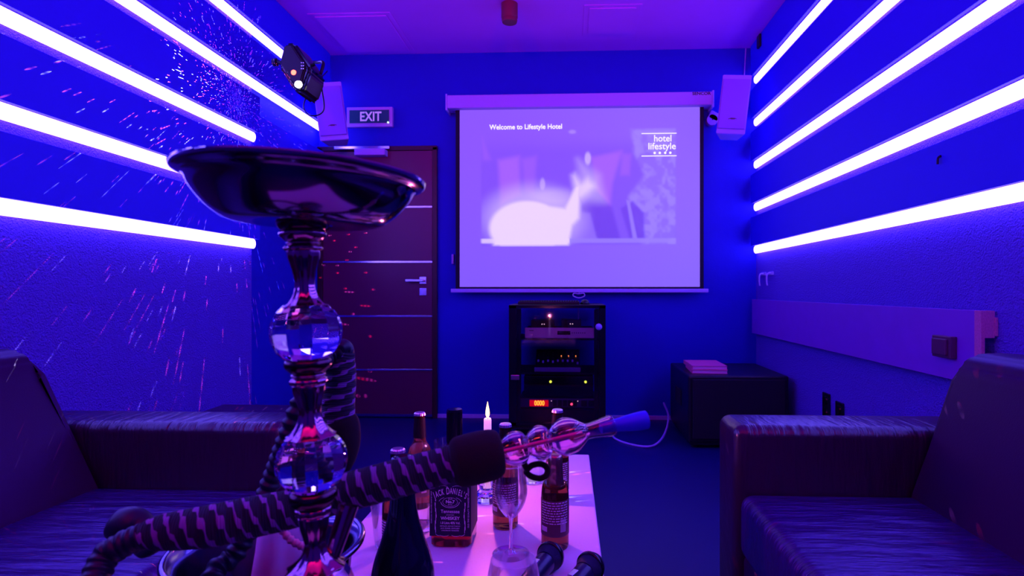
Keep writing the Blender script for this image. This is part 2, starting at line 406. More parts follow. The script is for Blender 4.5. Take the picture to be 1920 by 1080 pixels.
# the field of projected light and the picture in it
NX, NY = 300, 200
PX0, PX1, PY0, PY1 = 862, 1312, 203, 538
def sm(a, b_, x):
    t = min(1, max(0, (x-a)/(b_-a))); return t*t*(3-2*t)
def lerp(a, b_, t): return tuple(a[i]+(b_[i]-a[i])*t for i in range(3))
rr = random.Random(3); NG = [[rr.random() for _ in range(64)] for _ in range(64)]
def nz(x, y):
    xi, yi = int(math.floor(x)), int(math.floor(y)); fx, fy = x-xi, y-yi
    g = lambda i, j: NG[i % 64][j % 64]
    return (g(xi, yi)*(1-fx)+g(xi+1, yi)*fx)*(1-fy)+(g(xi, yi+1)*(1-fx)+g(xi+1, yi+1)*fx)*fy
def poly(pts, x, y, soft=5):
    ins = False; dm = 1e9; n = len(pts)
    for i in range(n):
        x1, y1 = pts[i]; x2, y2 = pts[(i+1) % n]
        if (y1 > y) != (y2 > y) and x < (x2-x1)*(y-y1)/(y2-y1)+x1: ins = not ins
        dx, dy = x2-x1, y2-y1; t = max(0, min(1, ((x-x1)*dx+(y-y1)*dy)/(dx*dx+dy*dy))); dm = min(dm, math.hypot(x-x1-t*dx, y-y1-t*dy))
    d = dm if ins else -dm
    return sm(-soft, soft, d)
def ell(cx, cy, a, b_, x, y, s=0.12): return sm(1+s, 1-s, math.hypot((x-cx)/a, (y-cy)/b_)) if False else 1-sm(1-s, 1+s, math.hypot((x-cx)/a, (y-cy)/b_))
def srgb(c): return tuple((v/255/12.92 if v <= 10 else ((v/255+0.055)/1.055)**2.4) for v in c)
def picture(x, y):
    base = lerp(srgb((132, 90, 252)), srgb((142, 112, 255)), sm(900, 1300, x)*0.6+sm(203, 538, y)*0.2)
    c = base
    if 900 < x < 1270 and 243 < y < 463:
        f = min(sm(900, 906, x), 1-sm(1266, 1270, x))
        d = lerp(base, srgb((112, 76, 238)), 0.55)
        P = srgb((176, 108, 252)); W = srgb((255, 232, 255)); D = srgb((100, 66, 226)); Lt = srgb((160, 140, 255))
        d = lerp(d, base, 1-sm(252, 292, y))
        d = lerp(d, P, 0.75*poly([(935, 300), (975, 292), (978, 365), (940, 385)], x, y, 7))
        d = lerp(d, P, 0.45*poly([(980, 298), (1008, 292), (1003, 365), (985, 360)], x, y, 6))
        d = lerp(d, P, 0.75*poly([(1110, 296), (1168, 284), (1150, 345), (1145, 395), (1120, 360)], x, y, 6))
        d = lerp(d, P, 0.5*poly([(1168, 290), (1185, 290), (1182, 330), (1165, 330)], x, y, 5))
        d = lerp(d, P, 0.35*poly([(904, 255), (922, 300), (906, 300)], x, y, 5))
        rt = poly([(1185, 244), (1269, 244), (1269, 462), (1205, 462), (1180, 370), (1210, 330), (1190, 290)], x, y, 6)
        d = lerp(d, Lt, rt*(0.35+0.6*sm(0.35, 0.65, nz(x/13, y/13)*0.6+nz(x/5, y/5)*0.4)))
        d = lerp(d, P, 0.8*poly([(1118, 345), (1140, 372), (1148, 395), (1128, 380)], x, y, 4))
        d = lerp(d, D, 0.9*poly([(1090, 388), (1122, 362), (1150, 390), (1165, 450), (1120, 450)], x, y, 5))
        d = lerp(d, D, 0.9*poly([(1165, 392), (1188, 378), (1208, 400), (1210, 448), (1182, 448)], x, y, 4))
        d = lerp(d, Lt, 0.8*poly([(1176, 376), (1182, 378), (1196, 448), (1188, 448)], x, y, 2.5))
        d = lerp(d, lerp(base, Lt, 0.4), 0.8*poly([(1072, 450), (1085, 398), (1108, 400), (1122, 450)], x, y, 4))
        w_ = max(ell(990, 428, 72, 52, x, y, 0.10), poly([(985, 378), (1070, 392), (1080, 400), (1068, 462), (925, 462), (935, 400)], x, y, 6))
        w_ = max(w_, poly([(1058, 396), (1080, 348), (1092, 345), (1088, 410), (1070, 430)], x, y, 7))
        w_ = max(w_, 0.85*poly([(1074, 330), (1080, 326), (1092, 342), (1104, 334), (1116, 345), (1118, 352), (1092, 376), (1080, 372)], x, y, 11))
        w_ = max(w_, 0.6*ell(1104, 298, 6, 12, x, y, 0.4)); w_ = max(w_, 0.45*ell(1019, 346, 5, 12, x, y, 0.4))
        w_ = max(w_, 0.35*ell(1040, 370, 45, 16, x, y, 0.6))
        w_ = max(w_, 0.3*ell(1075, 248, 7, 4, x, y, 0.5))
        d = lerp(d, W, 0.45*ell(1000, 410, 90, 60, x, y, 0.35))
        d = lerp(d, W, 0.35*poly([(1085, 300), (1125, 330), (1135, 380), (1095, 380)], x, y, 14))
        d = lerp(d, W, w_**1.3)
        ln = min(sm(446, 449, y), 1-sm(454, 458, y))
        d = lerp(d, Lt if x > 1070 else W, 0.75*ln)
        if y > 458: d = lerp(base, d, 0.8 if x < 1080 else 0.2)
        f *= 1-sm(460, 463, y)
        c = lerp(base, d, f)
    return c
b = bmesh.new(); grid = [[b.verts.new((sx(PX0+(PX1-PX0)*i/NX), YS-0.003, sz(PY0+(PY1-PY0)*j/NY))) for i in range(NX+1)] for j in range(NY+1)]
for j in range(NY):
    for i in range(NX): b.faces.new((grid[j][i], grid[j+1][i], grid[j+1][i+1], grid[j][i+1]))
pic = obj('projected_picture', b, vcol_emis('projected_light', 0.80), r, world=True)
at = pic.data.color_attributes.new('Col', 'FLOAT_COLOR', 'POINT')
flat = []
for j in range(NY+1):
    for i in range(NX+1):
        flat.extend((*picture(PX0+(PX1-PX0)*i/NX, PY0+(PY1-PY0)*j/NY), 1.0))
at.data.foreach_set('color', flat)
obj('welcome_line', text_bm('Welcome to Lifestyle Hotel', 0.052, T(sx(987.5), YS-0.0045, sz(238)) @ UP, sx=0.93, bold=0.0010), M_white_e, r, world=True)
b = text_bm('hotel', 0.070, T(sx(1243.5), YS-0.0045, sz(262.5)) @ UP, sx=0.92, bold=0.0006)
b = text_bm('lifestyle', 0.070, T(sx(1242), YS-0.0045, sz(277)) @ UP, sx=0.98, bold=0.0006, bm=b)
for y in (252.8, 294.6): b = box(sx(1204), sx(1269), YS-0.005, YS-0.004, sz(y)-0.003, sz(y)+0.003, bm=b)
for x in (1228.5, 1238, 1248, 1257.5): b = cyl((sx(x), YS-0.0035, sz(289)), (sx(x), YS-0.005, sz(289)), 0.009, 14, bm=b)
obj('hotel_logo', b, M_white_e, r, world=True)
obj('bottom_bar', box(-0.885, 1.032, YS-0.014, YS+0.014, sz(548.5), sz(541.5), 0.004), M_alu, r, world=True)
zz = sz(553)
obj('pull_handle', tube([(0.077, YS-0.01, zz+0.018), (0.077, YS-0.01, zz+0.008), (0.04, YS-0.012, zz+0.012), (0.036, YS-0.012, zz-0.008), (0.077, YS-0.012, zz-0.022), (0.118, YS-0.012, zz-0.008), (0.112, YS-0.012, zz+0.012), (0.078, YS-0.01, zz+0.008)], 0.004, 8, 5), M_alu, r, world=True)

# ------------------------------------------------------------------ exit sign, sensor, clip, smoke detector
r = thing('exit_sign', (-1.525, YB, 2.23), 'framed EXIT sign above the burgundy door', 'sign')
obj('frame', box(-1.703, -1.347, YB-0.035, YB, 2.232, 2.384, 0.004), M_exitframe, r, world=True)
obj('panel', box(-1.686, -1.364, YB-0.038, YB-0.034, 2.252, 2.366, 0.001), M_exitframe, r, world=True)
obj('face', box(-1.679, -1.371, YB-0.040, YB-0.037, 2.259, 2.359), M_exit, r, world=True)
obj('lettering', text_bm('EXIT', 0.100, T(-1.515, YB-0.041, 2.306) @ UP, sx=0.82, bold=0.002), M_text_lit, r, world=True)
obj('pilot_light', cyl((-1.378, YB-0.040, 2.262), (-1.378, YB-0.046, 2.262), 0.006, 10), emis('pilot_green', (0.5, 1.0, 0.7), 3.0), r, world=True)
r = thing('motion_sensor', (1.078, YB-0.002, 2.262), 'small white motion sensor between the screen and the right loudspeaker', 'sensor', rot=(0, 0.5, 0))
b = box(-0.040, 0.040, -0.05, 0.0, -0.016, 0.050, 0.008); b = lathe([(0.0, 0.0), (0.040, 0.0), (0.040, 0.045), (0, 0.045)], 32, M=T(0, -0.005, -0.015) @ Matrix.Rotation(PI/2, 4, 'X'), bm=b)
obj('housing', b, M_white, r, smooth=True, angle=40); obj('lens', lathe([(0, 0), (0.006, 0), (0, 0.004)], 12, M=T(0, -0.050, -0.01) @ Matrix.Rotation(PI/2, 4, 'X')), M_black, r)
tag(obj('cable_clip', centre(box(-0.895, -0.878, YB-0.02, YB, 1.180, 1.255, 0.004), (-0.887, YB, 1.18)), M_white), 'small white clip on the back wall, left of the screen', 'clip').location = (-0.887, YB, 1.18)
r = thing('smoke_detector', (-0.375, 3.55, H), 'dark red cylinder hanging from the ceiling', 'ceiling fitting')
obj('body', lathe([(0.0, 0.0), (0.052, 0.0), (0.052, -0.088), (0.049, -0.094), (0, -0.094)], 40), M_smoke, r, smooth=True, angle=30)
obj('cap_ring', lathe([(0.049, -0.093), (0.050, -0.105), (0.046, -0.118), (0.02, -0.120), (0, -0.120)], 40), M_smoke, r, smooth=True, angle=30)

# ------------------------------------------------------------------ loudspeakers
def speaker(loc, rot, label):
    r = thing('wall_loudspeaker', loc, label, 'loudspeaker', 'white loudspeakers in the upper corners', rot=rot)
    b = prism_y([], 0, 0) if False else bmesh.new()
    fw, bw, d, h = 0.095, 0.06, 0.17, 0.2
    pts = [(-fw, 0), (fw, 0), (bw, d), (-bw, d)]
    def slab(z0, z1, k=1.0, bm=None):
        q = bmesh.new(); A = [q.verts.new((x*k, y, z0)) for x, y in pts]; B = [q.verts.new((x*k, y, z1)) for x, y in pts]
        q.faces.new(A[::-1]); q.faces.new(B)
        for i in range(4): q.faces.new((A[i], A[(i+1) % 4], B[(i+1) % 4], B[i]))
        bmesh.ops.bevel(q, geom=list(q.edges), offset=0.004, segments=2, affect='EDGES'); return q
    b.free()
    obj('cabinet', slab(-h, h), M_white, r)
    obj('grille', box(-0.088, 0.088, -0.014, 0.002, -h+0.032, h-0.032, 0.004), M_grille, r)
    lg = tube([(-0.026, -0.015, -0.105), (-0.008, -0.0155, -0.098), (0.012, -0.0155, -0.098), (0.028, -0.015, -0.102)], 0.002, 6, 4)
    lg = box(-0.012, 0.016, -0.0165, -0.014, -0.106, -0.101, bm=lg)
    obj('badge', lg, M_brown, r)
    br = box(-0.02, 0.02, d-0.002, d+0.035, -0.06, 0.06, 0.003); obj('cable_plug', cyl((0, d*0.6, 0.198), (0.015, d*0.6, 0.232), 0.004, 8), M_white, r)
    obj('bracket', br, M_alu, r)
    return r
speaker((-1.64, 3.80, 2.215), (0, math.radians(-7.5), math.radians(14)), 'white wall loudspeaker in the left corner, beside the EXIT sign')
speaker((1.125, 3.86, 2.245), (0, math.radians(6.5), math.radians(-12)), 'white wall loudspeaker in the right corner, beside the motion sensor')
r = thing('speaker_cable', (1.33, YB-0.06, 2.45), 'thin cable with black clip running from the ceiling to the right loudspeaker', 'cable')
obj('wire', tube([(1.33, YB-0.008, H-0.004), (1.32, YB-0.01, 2.62), (1.31, YB-0.015, 2.5), (1.24, 4.06, 2.46), (1.18, 3.98, 2.47)], 0.004, 8, 8), M_white, r, world=True)
obj('clip', box(XR-OFF-TH-0.016, XR-OFF-TH, 4.0, 4.06, 2.70, 2.79, 0.006), M_black, r, world=True)

# ------------------------------------------------------------------ moving party light
r = thing('party_light', (-1.60, 3.08, 2.42), 'dark moving party light glowing red, mounted high on the left wall', 'party light')
Yh = 3.0
outline = [(-1.545, 2.325), (-1.488, 2.33), (-1.395, 2.19), (-1.395, 2.165), (-1.437, 2.055), (-1.465, 2.045), (-1.50, 2.075), (-1.578, 2.205)]
obj('head', prism_y(outline, Yh-0.02, Yh+0.17, bev=0.018, seg=3), M_gloss, r, world=True, smooth=True, angle=35)
inner = [(-1.538, 2.30), (-1.495, 2.305), (-1.42, 2.19), (-1.45, 2.085), (-1.49, 2.105), (-1.555, 2.205)]
obj('face_plate', prism_y(inner, Yh-0.034, Yh-0.015, bev=0.006, seg=2), M_black, r, world=True)
for k in range(6): obj('vent_screw', cyl((-1.43+0.010*(k % 2)-0.008, Yh-0.034, 2.205-0.016*(k//2)), (-1.43+0.010*(k % 2)-0.008, Yh-0.038, 2.205-0.016*(k//2)), 0.003, 8), M_chrome, r, world=True)
obj('red_emitter', lathe([(0, 0.010), (0.006, 0.009), (0.012, 0.004), (0.014, 0)], 24, M=T(-1.483, Yh-0.034, 2.155) @ Matrix.Rotation(PI/2, 4, 'X')), emis('red_led', (1.0, 0.07, 0.05), 9.0), r, world=True, smooth=True)
lens = lathe([(0.019, 0), (0.021, 0.01), (0.017, 0.016), (0.0, 0.019)], 28, M=T(-1.452, Yh-0.036, 2.085) @ Matrix.Rotation(math.radians(75), 4, 'X'))
obj('lens', lens, emis('lens_white', (0.9, 0.8, 1.0), 3.0), r, world=True, smooth=True)
y_ = tube([(-1.60, Yh+0.08, 2.21), (-1.605, Yh+0.10, 2.26), (-1.55, Yh+0.19, 2.30), (-1.46, Yh+0.19, 2.30), (-1.38, Yh+0.10, 2.26), (-1.385, Yh+0.08, 2.19)], 0.009, 8, 6)
obj('yoke', y_, M_black, r, world=True)
kb = cyl((-1.56, Yh+0.06, 2.24), (-1.64, Yh+0.06, 2.255), 0.012, 12); kb = lathe([(0, 0), (0.022, 0), (0.022, 0.02), (0, 0.02)], 8, M=T(-1.625, Yh+0.06, 2.25) @ Matrix.Rotation(-PI/2, 4, 'Y'), bm=kb)
obj('clamp_knob', kb, M_black, r, world=True)
a_ = cyl((-1.47, Yh+0.18, 2.27), (-1.825, 3.70, 2.40), 0.012, 12); a_ = box(-1.832, -1.815, 3.65, 3.75, 2.36, 2.44, 0.004, bm=a_)
obj('wall_arm', a_, M_black, r, world=True)
obj('power_cable', tube([(-1.42, Yh+0.17, 2.15), (-1.44, Yh+0.24, 2.04), (-1.50, Yh+0.22, 2.0), (-1.56, Yh+0.24, 2.06), (-1.57, Yh+0.35, 2.2), (-1.62, Yh+0.7, 2.45)], 0.004, 8, 8), M_black, r, world=True)
r2 = thing('wall_box', (-1.83, 3.88, 2.36), 'dark junction box high on the left wall behind the party light', 'junction box')
obj('box', box(-1.832, -1.80, 3.82, 3.95, 2.36, 2.54, 0.006), M_black, r2, world=True)
obj('wire', tube([(-1.80, 3.88, 2.37), (-1.78, 3.89, 2.35), (-1.72, 3.90, 2.38), (-1.67, 3.90, 2.40)], 0.004, 8, 6), M_black, r2, world=True)
# its light: a dot pattern thrown over the left wall and the seats
ld = bpy.data.lights.new('pattern_beam', 'SPOT'); ld.energy = LASER_W; ld.shadow_soft_size = 0.0; ld.spot_size = math.radians(176); ld.spot_blend = 0.05
ld.use_nodes = True; nt = ld.node_tree; N, L = nt.nodes, nt.links; em = N['Emission']
tc = N.new('ShaderNodeTexCoord'); sp = N.new('ShaderNodeSeparateXYZ'); L.new(tc.outputs['Normal'], sp.inputs[0])
def MM(op, a, c=None):
    n = N.new('ShaderNodeMath'); n.operation = op
    for i, v in enumerate((a, c)):
        if v is None: continue
        if isinstance(v, (int, float)): n.inputs[i].default_value = v
        else: L.new(v, n.inputs[i])
    return n.outputs[0]
phi = MM('ARCTAN2', sp.outputs[1], sp.outputs[0]); ze = MM('ABSOLUTE', sp.outputs[2])
th = MM('ARCCOSINE', MM('MINIMUM', ze, 0.9999))
def layer(fp, ft, keep, thr, seed):
    cb = N.new('ShaderNodeCombineXYZ'); L.new(MM('MULTIPLY', phi, fp), cb.inputs[0]); L.new(MM('ADD', MM('MULTIPLY', th, ft), seed), cb.inputs[1])
    vo = N.new('ShaderNodeTexVoronoi'); vo.voronoi_dimensions = '2D'; vo.inputs['Scale'].default_value = 1.0; L.new(cb.outputs[0], vo.inputs['Vector'])
    sc = N.new('ShaderNodeSeparateXYZ'); L.new(vo.outputs['Color'], sc.inputs[0])
    on = MM('GREATER_THAN', sc.outputs[0], 1-keep)
    d = MM('LESS_THAN', vo.outputs['Distance'], thr)
    return MM('MULTIPLY', on, d), sc.outputs[1]
f1, c1 = layer(46, 5.5, 0.13, 0.14, 3.3); f2, c2 = layer(34, 15, 0.32, 0.12, 9.1)
dots = MM('ADD', MM('MULTIPLY', MM('SINE', MM('MULTIPLY', th, 420.0)), 0.45), 0.55)
fac = MM('MULTIPLY', MM('MAXIMUM', f1, f2), dots)
red = MM('GREATER_THAN', c1, 0.42)
mxr = N.new('ShaderNodeMix'); mxr.data_type = 'RGBA'; mxr.inputs['A'].default_value = (0.7, 0.65, 1, 1); mxr.inputs['B'].default_value = (1.0, 0.10, 0.22, 1); L.new(red, mxr.inputs['Factor'])
L.new(mxr.outputs['Result'], em.inputs['Color']); L.new(fac, em.inputs['Strength'])
lo = bpy.data.objects.new('pattern_beam', ld); COL.objects.link(lo); lo.location = (-1.50, 2.93, 2.11)
lo.rotation_euler = Vector((-0.33, 0.10, -0.07)).to_track_quat('-Z', 'Y').to_euler(); ld.spot_size = math.radians(146)
l2 = ld.copy(); l2.spot_size = math.radians(96); l2.spot_blend = 0.4; l2.energy = LASER_W*0.5; l2.name = 'seat_beam'
lo2 = bpy.data.objects.new('seat_beam', l2); COL.objects.link(lo2); lo2.location = (-1.485, 2.92, 2.13)
lo2.rotation_euler = Vector((0.45, -1.6, -1.5)).to_track_quat('-Z', 'Y').to_euler()

# ------------------------------------------------------------------ rack with equipment
X0, X1, Y0, Y1, ZT = -0.398, 0.246, 3.72, 4.18, 0.882
r = thing('equipment_rack', (-0.076, 3.95, 0), 'black equipment rack with glass door under the projection screen', 'rack')
obj('side_panel', box(X0, X0+0.045, Y0, Y1, 0.07, ZT-0.02, 0.003), M_black, r, world=True)
obj('side_panel', box(X1-0.045, X1, Y0, Y1, 0.07, ZT-0.02, 0.003), M_black, r, world=True)
obj('top_panel', box(X0, X1, Y0, Y1, ZT-0.022, ZT, 0.003), M_black, r, world=True)
obj('bottom_panel', box(X0, X1, Y0, Y1, 0.05, 0.075, 0.003), M_black, r, world=True)
for z in (0.655, 0.425):
    obj('shelf', box(X0+0.045, X1-0.045, Y0+0.04, Y1-0.02, z-0.012, z, 0.002), M_matt, r, world=True)
for x in (X0+0.05, X1-0.075):
    obj('mounting_rail', box(x, x+0.025, Y0+0.03, Y0+0.05, 0.08, ZT-0.03), M_matt, r, world=True)
df = box(X0+0.002, X0+0.05, Y0-0.014, Y0-0.002, 0.08, ZT-0.005); df = box(X1-0.04, X1-0.002, Y0-0.014, Y0-0.002, 0.08, ZT-0.005, bm=df)
df = box(X0+0.002, X1-0.002, Y0-0.014, Y0-0.002, ZT-0.022, ZT-0.003, bm=df); df = box(X0+0.002, X1-0.002, Y0-0.014, Y0-0.002, 0.08, 0.10, bm=df)
d_ = obj('door', df, M_gloss, r, world=True)
obj('glass_pane', box(X0+0.05, X1-0.04, Y0-0.009, Y0-0.006, 0.10, ZT-0.022), M_door_glass, d_, world=True)
obj('latch', box(-0.382, -0.325, Y0-0.026, Y0-0.014, 0.385, 0.418, 0.003), M_chrome, d_, world=True)
obj('lock_knob', lathe([(0, 0.022), (0.018, 0.018), (0.022, 0.008), (0.022, 0)], 24, M=T(0.199, Y0-0.014, 0.738) @ Matrix.Rotation(PI/2, 4, 'X')), M_white, d_, world=True, smooth=True)
for x in (X0+0.06, X1-0.06):
    for y in (Y0+0.06, Y1-0.06):
        c_ = lathe([(0, -0.012), (0.024, -0.012), (0.026, 0), (0.024, 0.012), (0, 0.012)], 20, M=T(x, y, 0.026) @ Matrix.Rotation(PI/2, 4, 'Y'))
        c_ = box(x-0.014, x+0.014, y-0.014, y+0.014, 0.03, 0.05, bm=c_)
        obj('caster', c_, M_black, r, world=True)
# amplifier on upper shelf
r = thing('audio_player', (-0.06, 3.9, 0.655), 'silver-fronted audio player on the top shelf of the rack', 'audio player')
obj('case', box(-0.288, 0.168, 3.775, 4.05, 0.657, 0.722, 0.002), M_matt, r, world=True)
obj('fascia', box(-0.294, 0.174, 3.762, 3.776, 0.657, 0.727, 0.003), M_silver, r, world=True)
obj('display', box(-0.075, 0.012, 3.759, 3.763, 0.680, 0.706, 0.001), M_gloss, r, world=True)
k_ = lathe([(0, 0.008), (0.008, 0.008), (0.009, 0)], 16, M=T(-0.25, 3.762, 0.68) @ Matrix.Rotation(PI/2, 4, 'X')); obj('power_knob', k_, M_chrome, r, world=True)
for k in range(7): obj('button', cyl((0.025+0.014*k, 3.762, 0.693), (0.025+0.014*k, 3.757, 0.693), 0.0035, 8), M_matt, r, world=True)
obj('nameplate', box(-0.265, -0.235, 3.760, 3.763, 0.706, 0.710), M_matt, r, world=True)
def small_unit(name, x0, x1, z0, z1, label, cat, leds):
    r = thing(name, ((x0+x1)/2, 3.86, z0), label, cat)
    obj('case', box(x0, x1, 3.80, 3.95, z0, z1, 0.004), M_black, r, world=True)
    for x in leds: obj('indicator', cyl((x, 3.801, (z0+z1)/2), (x, 3.796, (z0+z1)/2), 0.0035, 8), emis('pinkish_led', (1.0, 0.6, 0.75), 1.6), r, world=True)
small_unit('receiver', -0.255, -0.10, 0.7225, 0.775, 'small black receiver on the audio player, left of its twin', 'receiver', (-0.18, -0.165))
small_unit('receiver', -0.05, 0.085, 0.7225, 0.78, 'small black receiver on the audio player, the right-hand one with two lights', 'receiver', (0.012, 0.027))
obj('antenna', cyl((0.068, 3.84, 0.78), (0.066, 3.84, 0.858), 0.003, 8), M_white, r, world=False).parent = bpy.data.objects['receiver.001']
bpy.data.objects['antenna'].data.transform(ROOTM['receiver.001'].inverted())
# mixer on second shelf: slanted with nine faders
r = thing('mixing_console', (-0.075, 3.87, 0.425), 'small mixing console with white fader caps on the middle rack shelf', 'mixer')
b = prism_x([(3.76, 0.425), (3.98, 0.425), (3.98, 0.56), (3.95, 0.56), (3.78, 0.463), (3.76, 0.452)], -0.225, 0.075, bev=0.003)
obj('body', b, M_black, r, world=True)
obj('front_lip', box(-0.23, 0.08, 3.752, 3.762, 0.432, 0.462, 0.003), mat('lilac_edge', (0.25, 0.15, 0.45), 0.5), r, world=True)
rr = random.Random(5)
for k in range(9):
    x = -0.207+0.0335*k; y = 3.805+rr.choice([0, 0.012, 0.022]); z = 0.463+(y-3.78)*0.57
    obj('fader_cap', box(x-0.0065, x+0.0065, y-0.008, y+0.008, z, z+0.016, 0.002), M_white, r, world=True)
for k in range(3):
    x = -0.05+0.05*k; obj('level_light', cyl((x, 3.88, 0.52), (x, 3.875, 0.528), 0.003, 6), emis('orange_led', (1.0, 0.25, 0.05), 2.2), r, world=True)
kn = None
for i in range(9):
    for j in range(3):
        x = -0.207+0.0335*i; y = 3.87+0.025*j; z = 0.463+(y-3.78)*0.57; obj('knob', cyl((x, y, z), (x, y-0.004, z+0.009), 0.005, 8), M_matt, r, world=True)
# wireless unit with two green lights, on bottom section
r = thing('wireless_receiver', (-0.06, 3.9, 0.27), 'black rack unit with two yellow-green lights below the mixing console', 'rack unit')
obj('case', box(-0.30, 0.165, 3.775, 4.05, 0.262, 0.400, 0.003), M_black, r, world=True)
obj('upper_fascia', box(-0.30, 0.165, 3.768, 3.776, 0.345, 0.398, 0.003), M_gloss, r, world=True)
obj('lower_fascia', box(-0.30, 0.165, 3.768, 3.776, 0.268, 0.335, 0.003), M_gloss, r, world=True)
for x in (-0.121, 0.114): obj('indicator', cyl((x, 3.768, 0.364), (x, 3.763, 0.364), 0.0085, 14), emis('green_led', (0.75, 0.9, 0.06), 2.4), r, world=True)
r = thing('processor_unit', (-0.065, 3.9, 0.19), 'rack unit with glowing red digital display near the bottom of the rack', 'rack unit')
obj('case', box(-0.33, 0.20, 3.775, 4.05, 0.192, 0.252, 0.002), M_black, r, world=True)
obj('fascia', box(-0.336, 0.206, 3.766, 3.776, 0.190, 0.250, 0.003), mat('dark_lilac_metal', (0.10, 0.05, 0.16), 0.4, 0.5), r, world=True)
obj('display_window', box(-0.262, -0.135, 3.762, 3.767, 0.198, 0.240), mat('red_window', (0.2, 0.0, 0.0), 0.2, emit=(1.0, 0.0, 0.02), es=0.8), r, world=True)
obj('display_digits', text_bm('0000', 0.046, T(-0.196, 3.761, 0.219) @ UP, sx=0.75, bold=0.0012), emis('amber_digits', (1.0, 0.28, 0.02), 4.0), r, world=True)
for k in range(5): obj('key', box(-0.105+0.034*k, -0.080+0.034*k, 3.760, 3.767, 0.200, 0.240, 0.002), M_matt, r, world=True)
for k in range(2): obj('dial', box(0.085+0.048*k, 0.122+0.048*k, 3.758, 3.767, 0.200, 0.240, 0.006), M_black, r, world=True)
for x, c in ((-0.115, 'pinkish_led'), (0.062, 'pinkish_led')): obj('indicator', cyl((x, 3.760, 0.236), (x, 3.756, 0.236), 0.003, 6), MATS[c], r, world=True)
obj('red_indicator', cyl((0.02, 3.767, 0.215), (0.02, 3.757, 0.215), 0.008, 12), emis('red_dot', (1.0, 0.04, 0.10), 4.0), r, world=True)
r = thing('power_amplifier', (-0.065, 3.9, 0.08), 'plain black amplifier at the very bottom of the rack', 'amplifier')
obj('case', box(-0.33, 0.20, 3.775, 4.05, 0.0755, 0.178, 0.003), M_black, r, world=True)
obj('indicator', cyl((0.035, 3.776, 0.145), (0.035, 3.771, 0.145), 0.004, 8), emis('yellow_led', (1.0, 0.7, 0.15), 2.5), r, world=True)
obj('rack_ear', box(-0.34, 0.21, 3.77, 3.776, 0.08, 0.175), M_gloss, r, world=True)
# on top of rack
r = thing('flat_keyboard', (-0.14, 3.95, ZT), 'flat black keyboard lying on top of the rack', 'keyboard')
obj('base', box(-0.345, 0.075, 3.80, 3.96, ZT+0.0005, ZT+0.022, 0.004), M_black, r, world=True)
kb = None
for i in range(24):
    for j in range(5): kb = box(-0.335+0.0168*i, -0.322+0.0168*i, 3.812+0.028*j, 3.836+0.028*j, ZT+0.021, ZT+0.027, bm=kb)
obj('keys', kb, M_matt, r, world=True)
r = thing('computer_mouse', (0.112, 3.86, ZT), 'small dark computer mouse on top of the rack, right of the keyboard', 'mouse')
b = lathe([(0, 0.034), (0.012, 0.033), (0.024, 0.026), (0.031, 0.012), (0.032, 0.0005), (0, 0.0005)], 28); b.transform(Matrix.Diagonal((1, 1.6, 1, 1)))
obj('shell', b, M_black, r, smooth=True); obj('scroll_wheel', lathe([(0, -0.003), (0.006, -0.003), (0.006, 0.003), (0, 0.003)], 12, M=T(0, -0.03, 0.024) @ Matrix.Rotation(PI/2, 4, 'Y')), M_matt, r)

# ------------------------------------------------------------------ black cabinet with pink books
r = thing('black_cabinet', (1.04, 3.8, 0), 'black subwoofer cabinet in the right corner under the lilac panel', 'cabinet')
obj('carcass', box(0.742, 1.355, 3.50, 4.12, 0.035, 0.45, 0.012, 3), M_black, r, world=True)
obj('front_grille', box(0.765, 1.332, 3.488, 3.502, 0.06, 0.43, 0.006), M_matt, r, world=True)
obj('base_strip', box(0.755, 1.342, 3.505, 4.10, 0.02, 0.037), M_chrome if False else M_gloss, r, world=True)
for x in (0.79, 1.31):
    for y in (3.55, 4.06): obj('foot', cyl((x, y, 0), (x, y, 0.022), 0.022, 16), M_matt, r, world=True)
obj('side_handle', box(0.736, 0.744, 3.72, 3.90, 0.22, 0.32, 0.003), M_matt, r, world=True)
def brochure(z, x, y, rz, label):
    r = thing('brochure', (x, y, z), label, 'brochure', 'pink brochures on the black cabinet', rot=(0, 0, rz))
    c_ = box(-0.11, 0.11, -0.15, 0.15, 0.0215, 0.024, 0.001); c_ = box(-0.11, 0.11, -0.15, 0.15, 0.0, 0.0025, 0.001, bm=c_); c_ = box(-0.1105, -0.108, -0.15, 0.15, 0, 0.024, bm=c_)
    obj('cover', c_, M_pink, r); obj('pages', box(-0.107, 0.107, -0.146, 0.146, 0.0025, 0.0215), mat('pink_pages', (0.85, 0.35, 0.65), 0.8), r)
brochure(0.4505, 0.905, 3.735, math.radians(-4), 'pink brochure on the black cabinet, lower of the two')
brochure(0.475, 0.900, 3.745, math.radians(-1), 'pink brochure on the black cabinet, top of the two')
tag(obj('extension_cord', centre(tube([(0.35, 4.1, 0.02), (0.30, 3.7, 0.008), (0.48, 3.5, 0.008), (0.60, 3.62, 0.03), (0.69, 3.9, 0.10), (0.70, 4.15, 0.15)], 0.007, 8, 10), (0.5, 3.7, 0)), M_white), 'pale cord on the floor between rack and black cabinet', 'cord').location = (0.5, 3.7, 0)

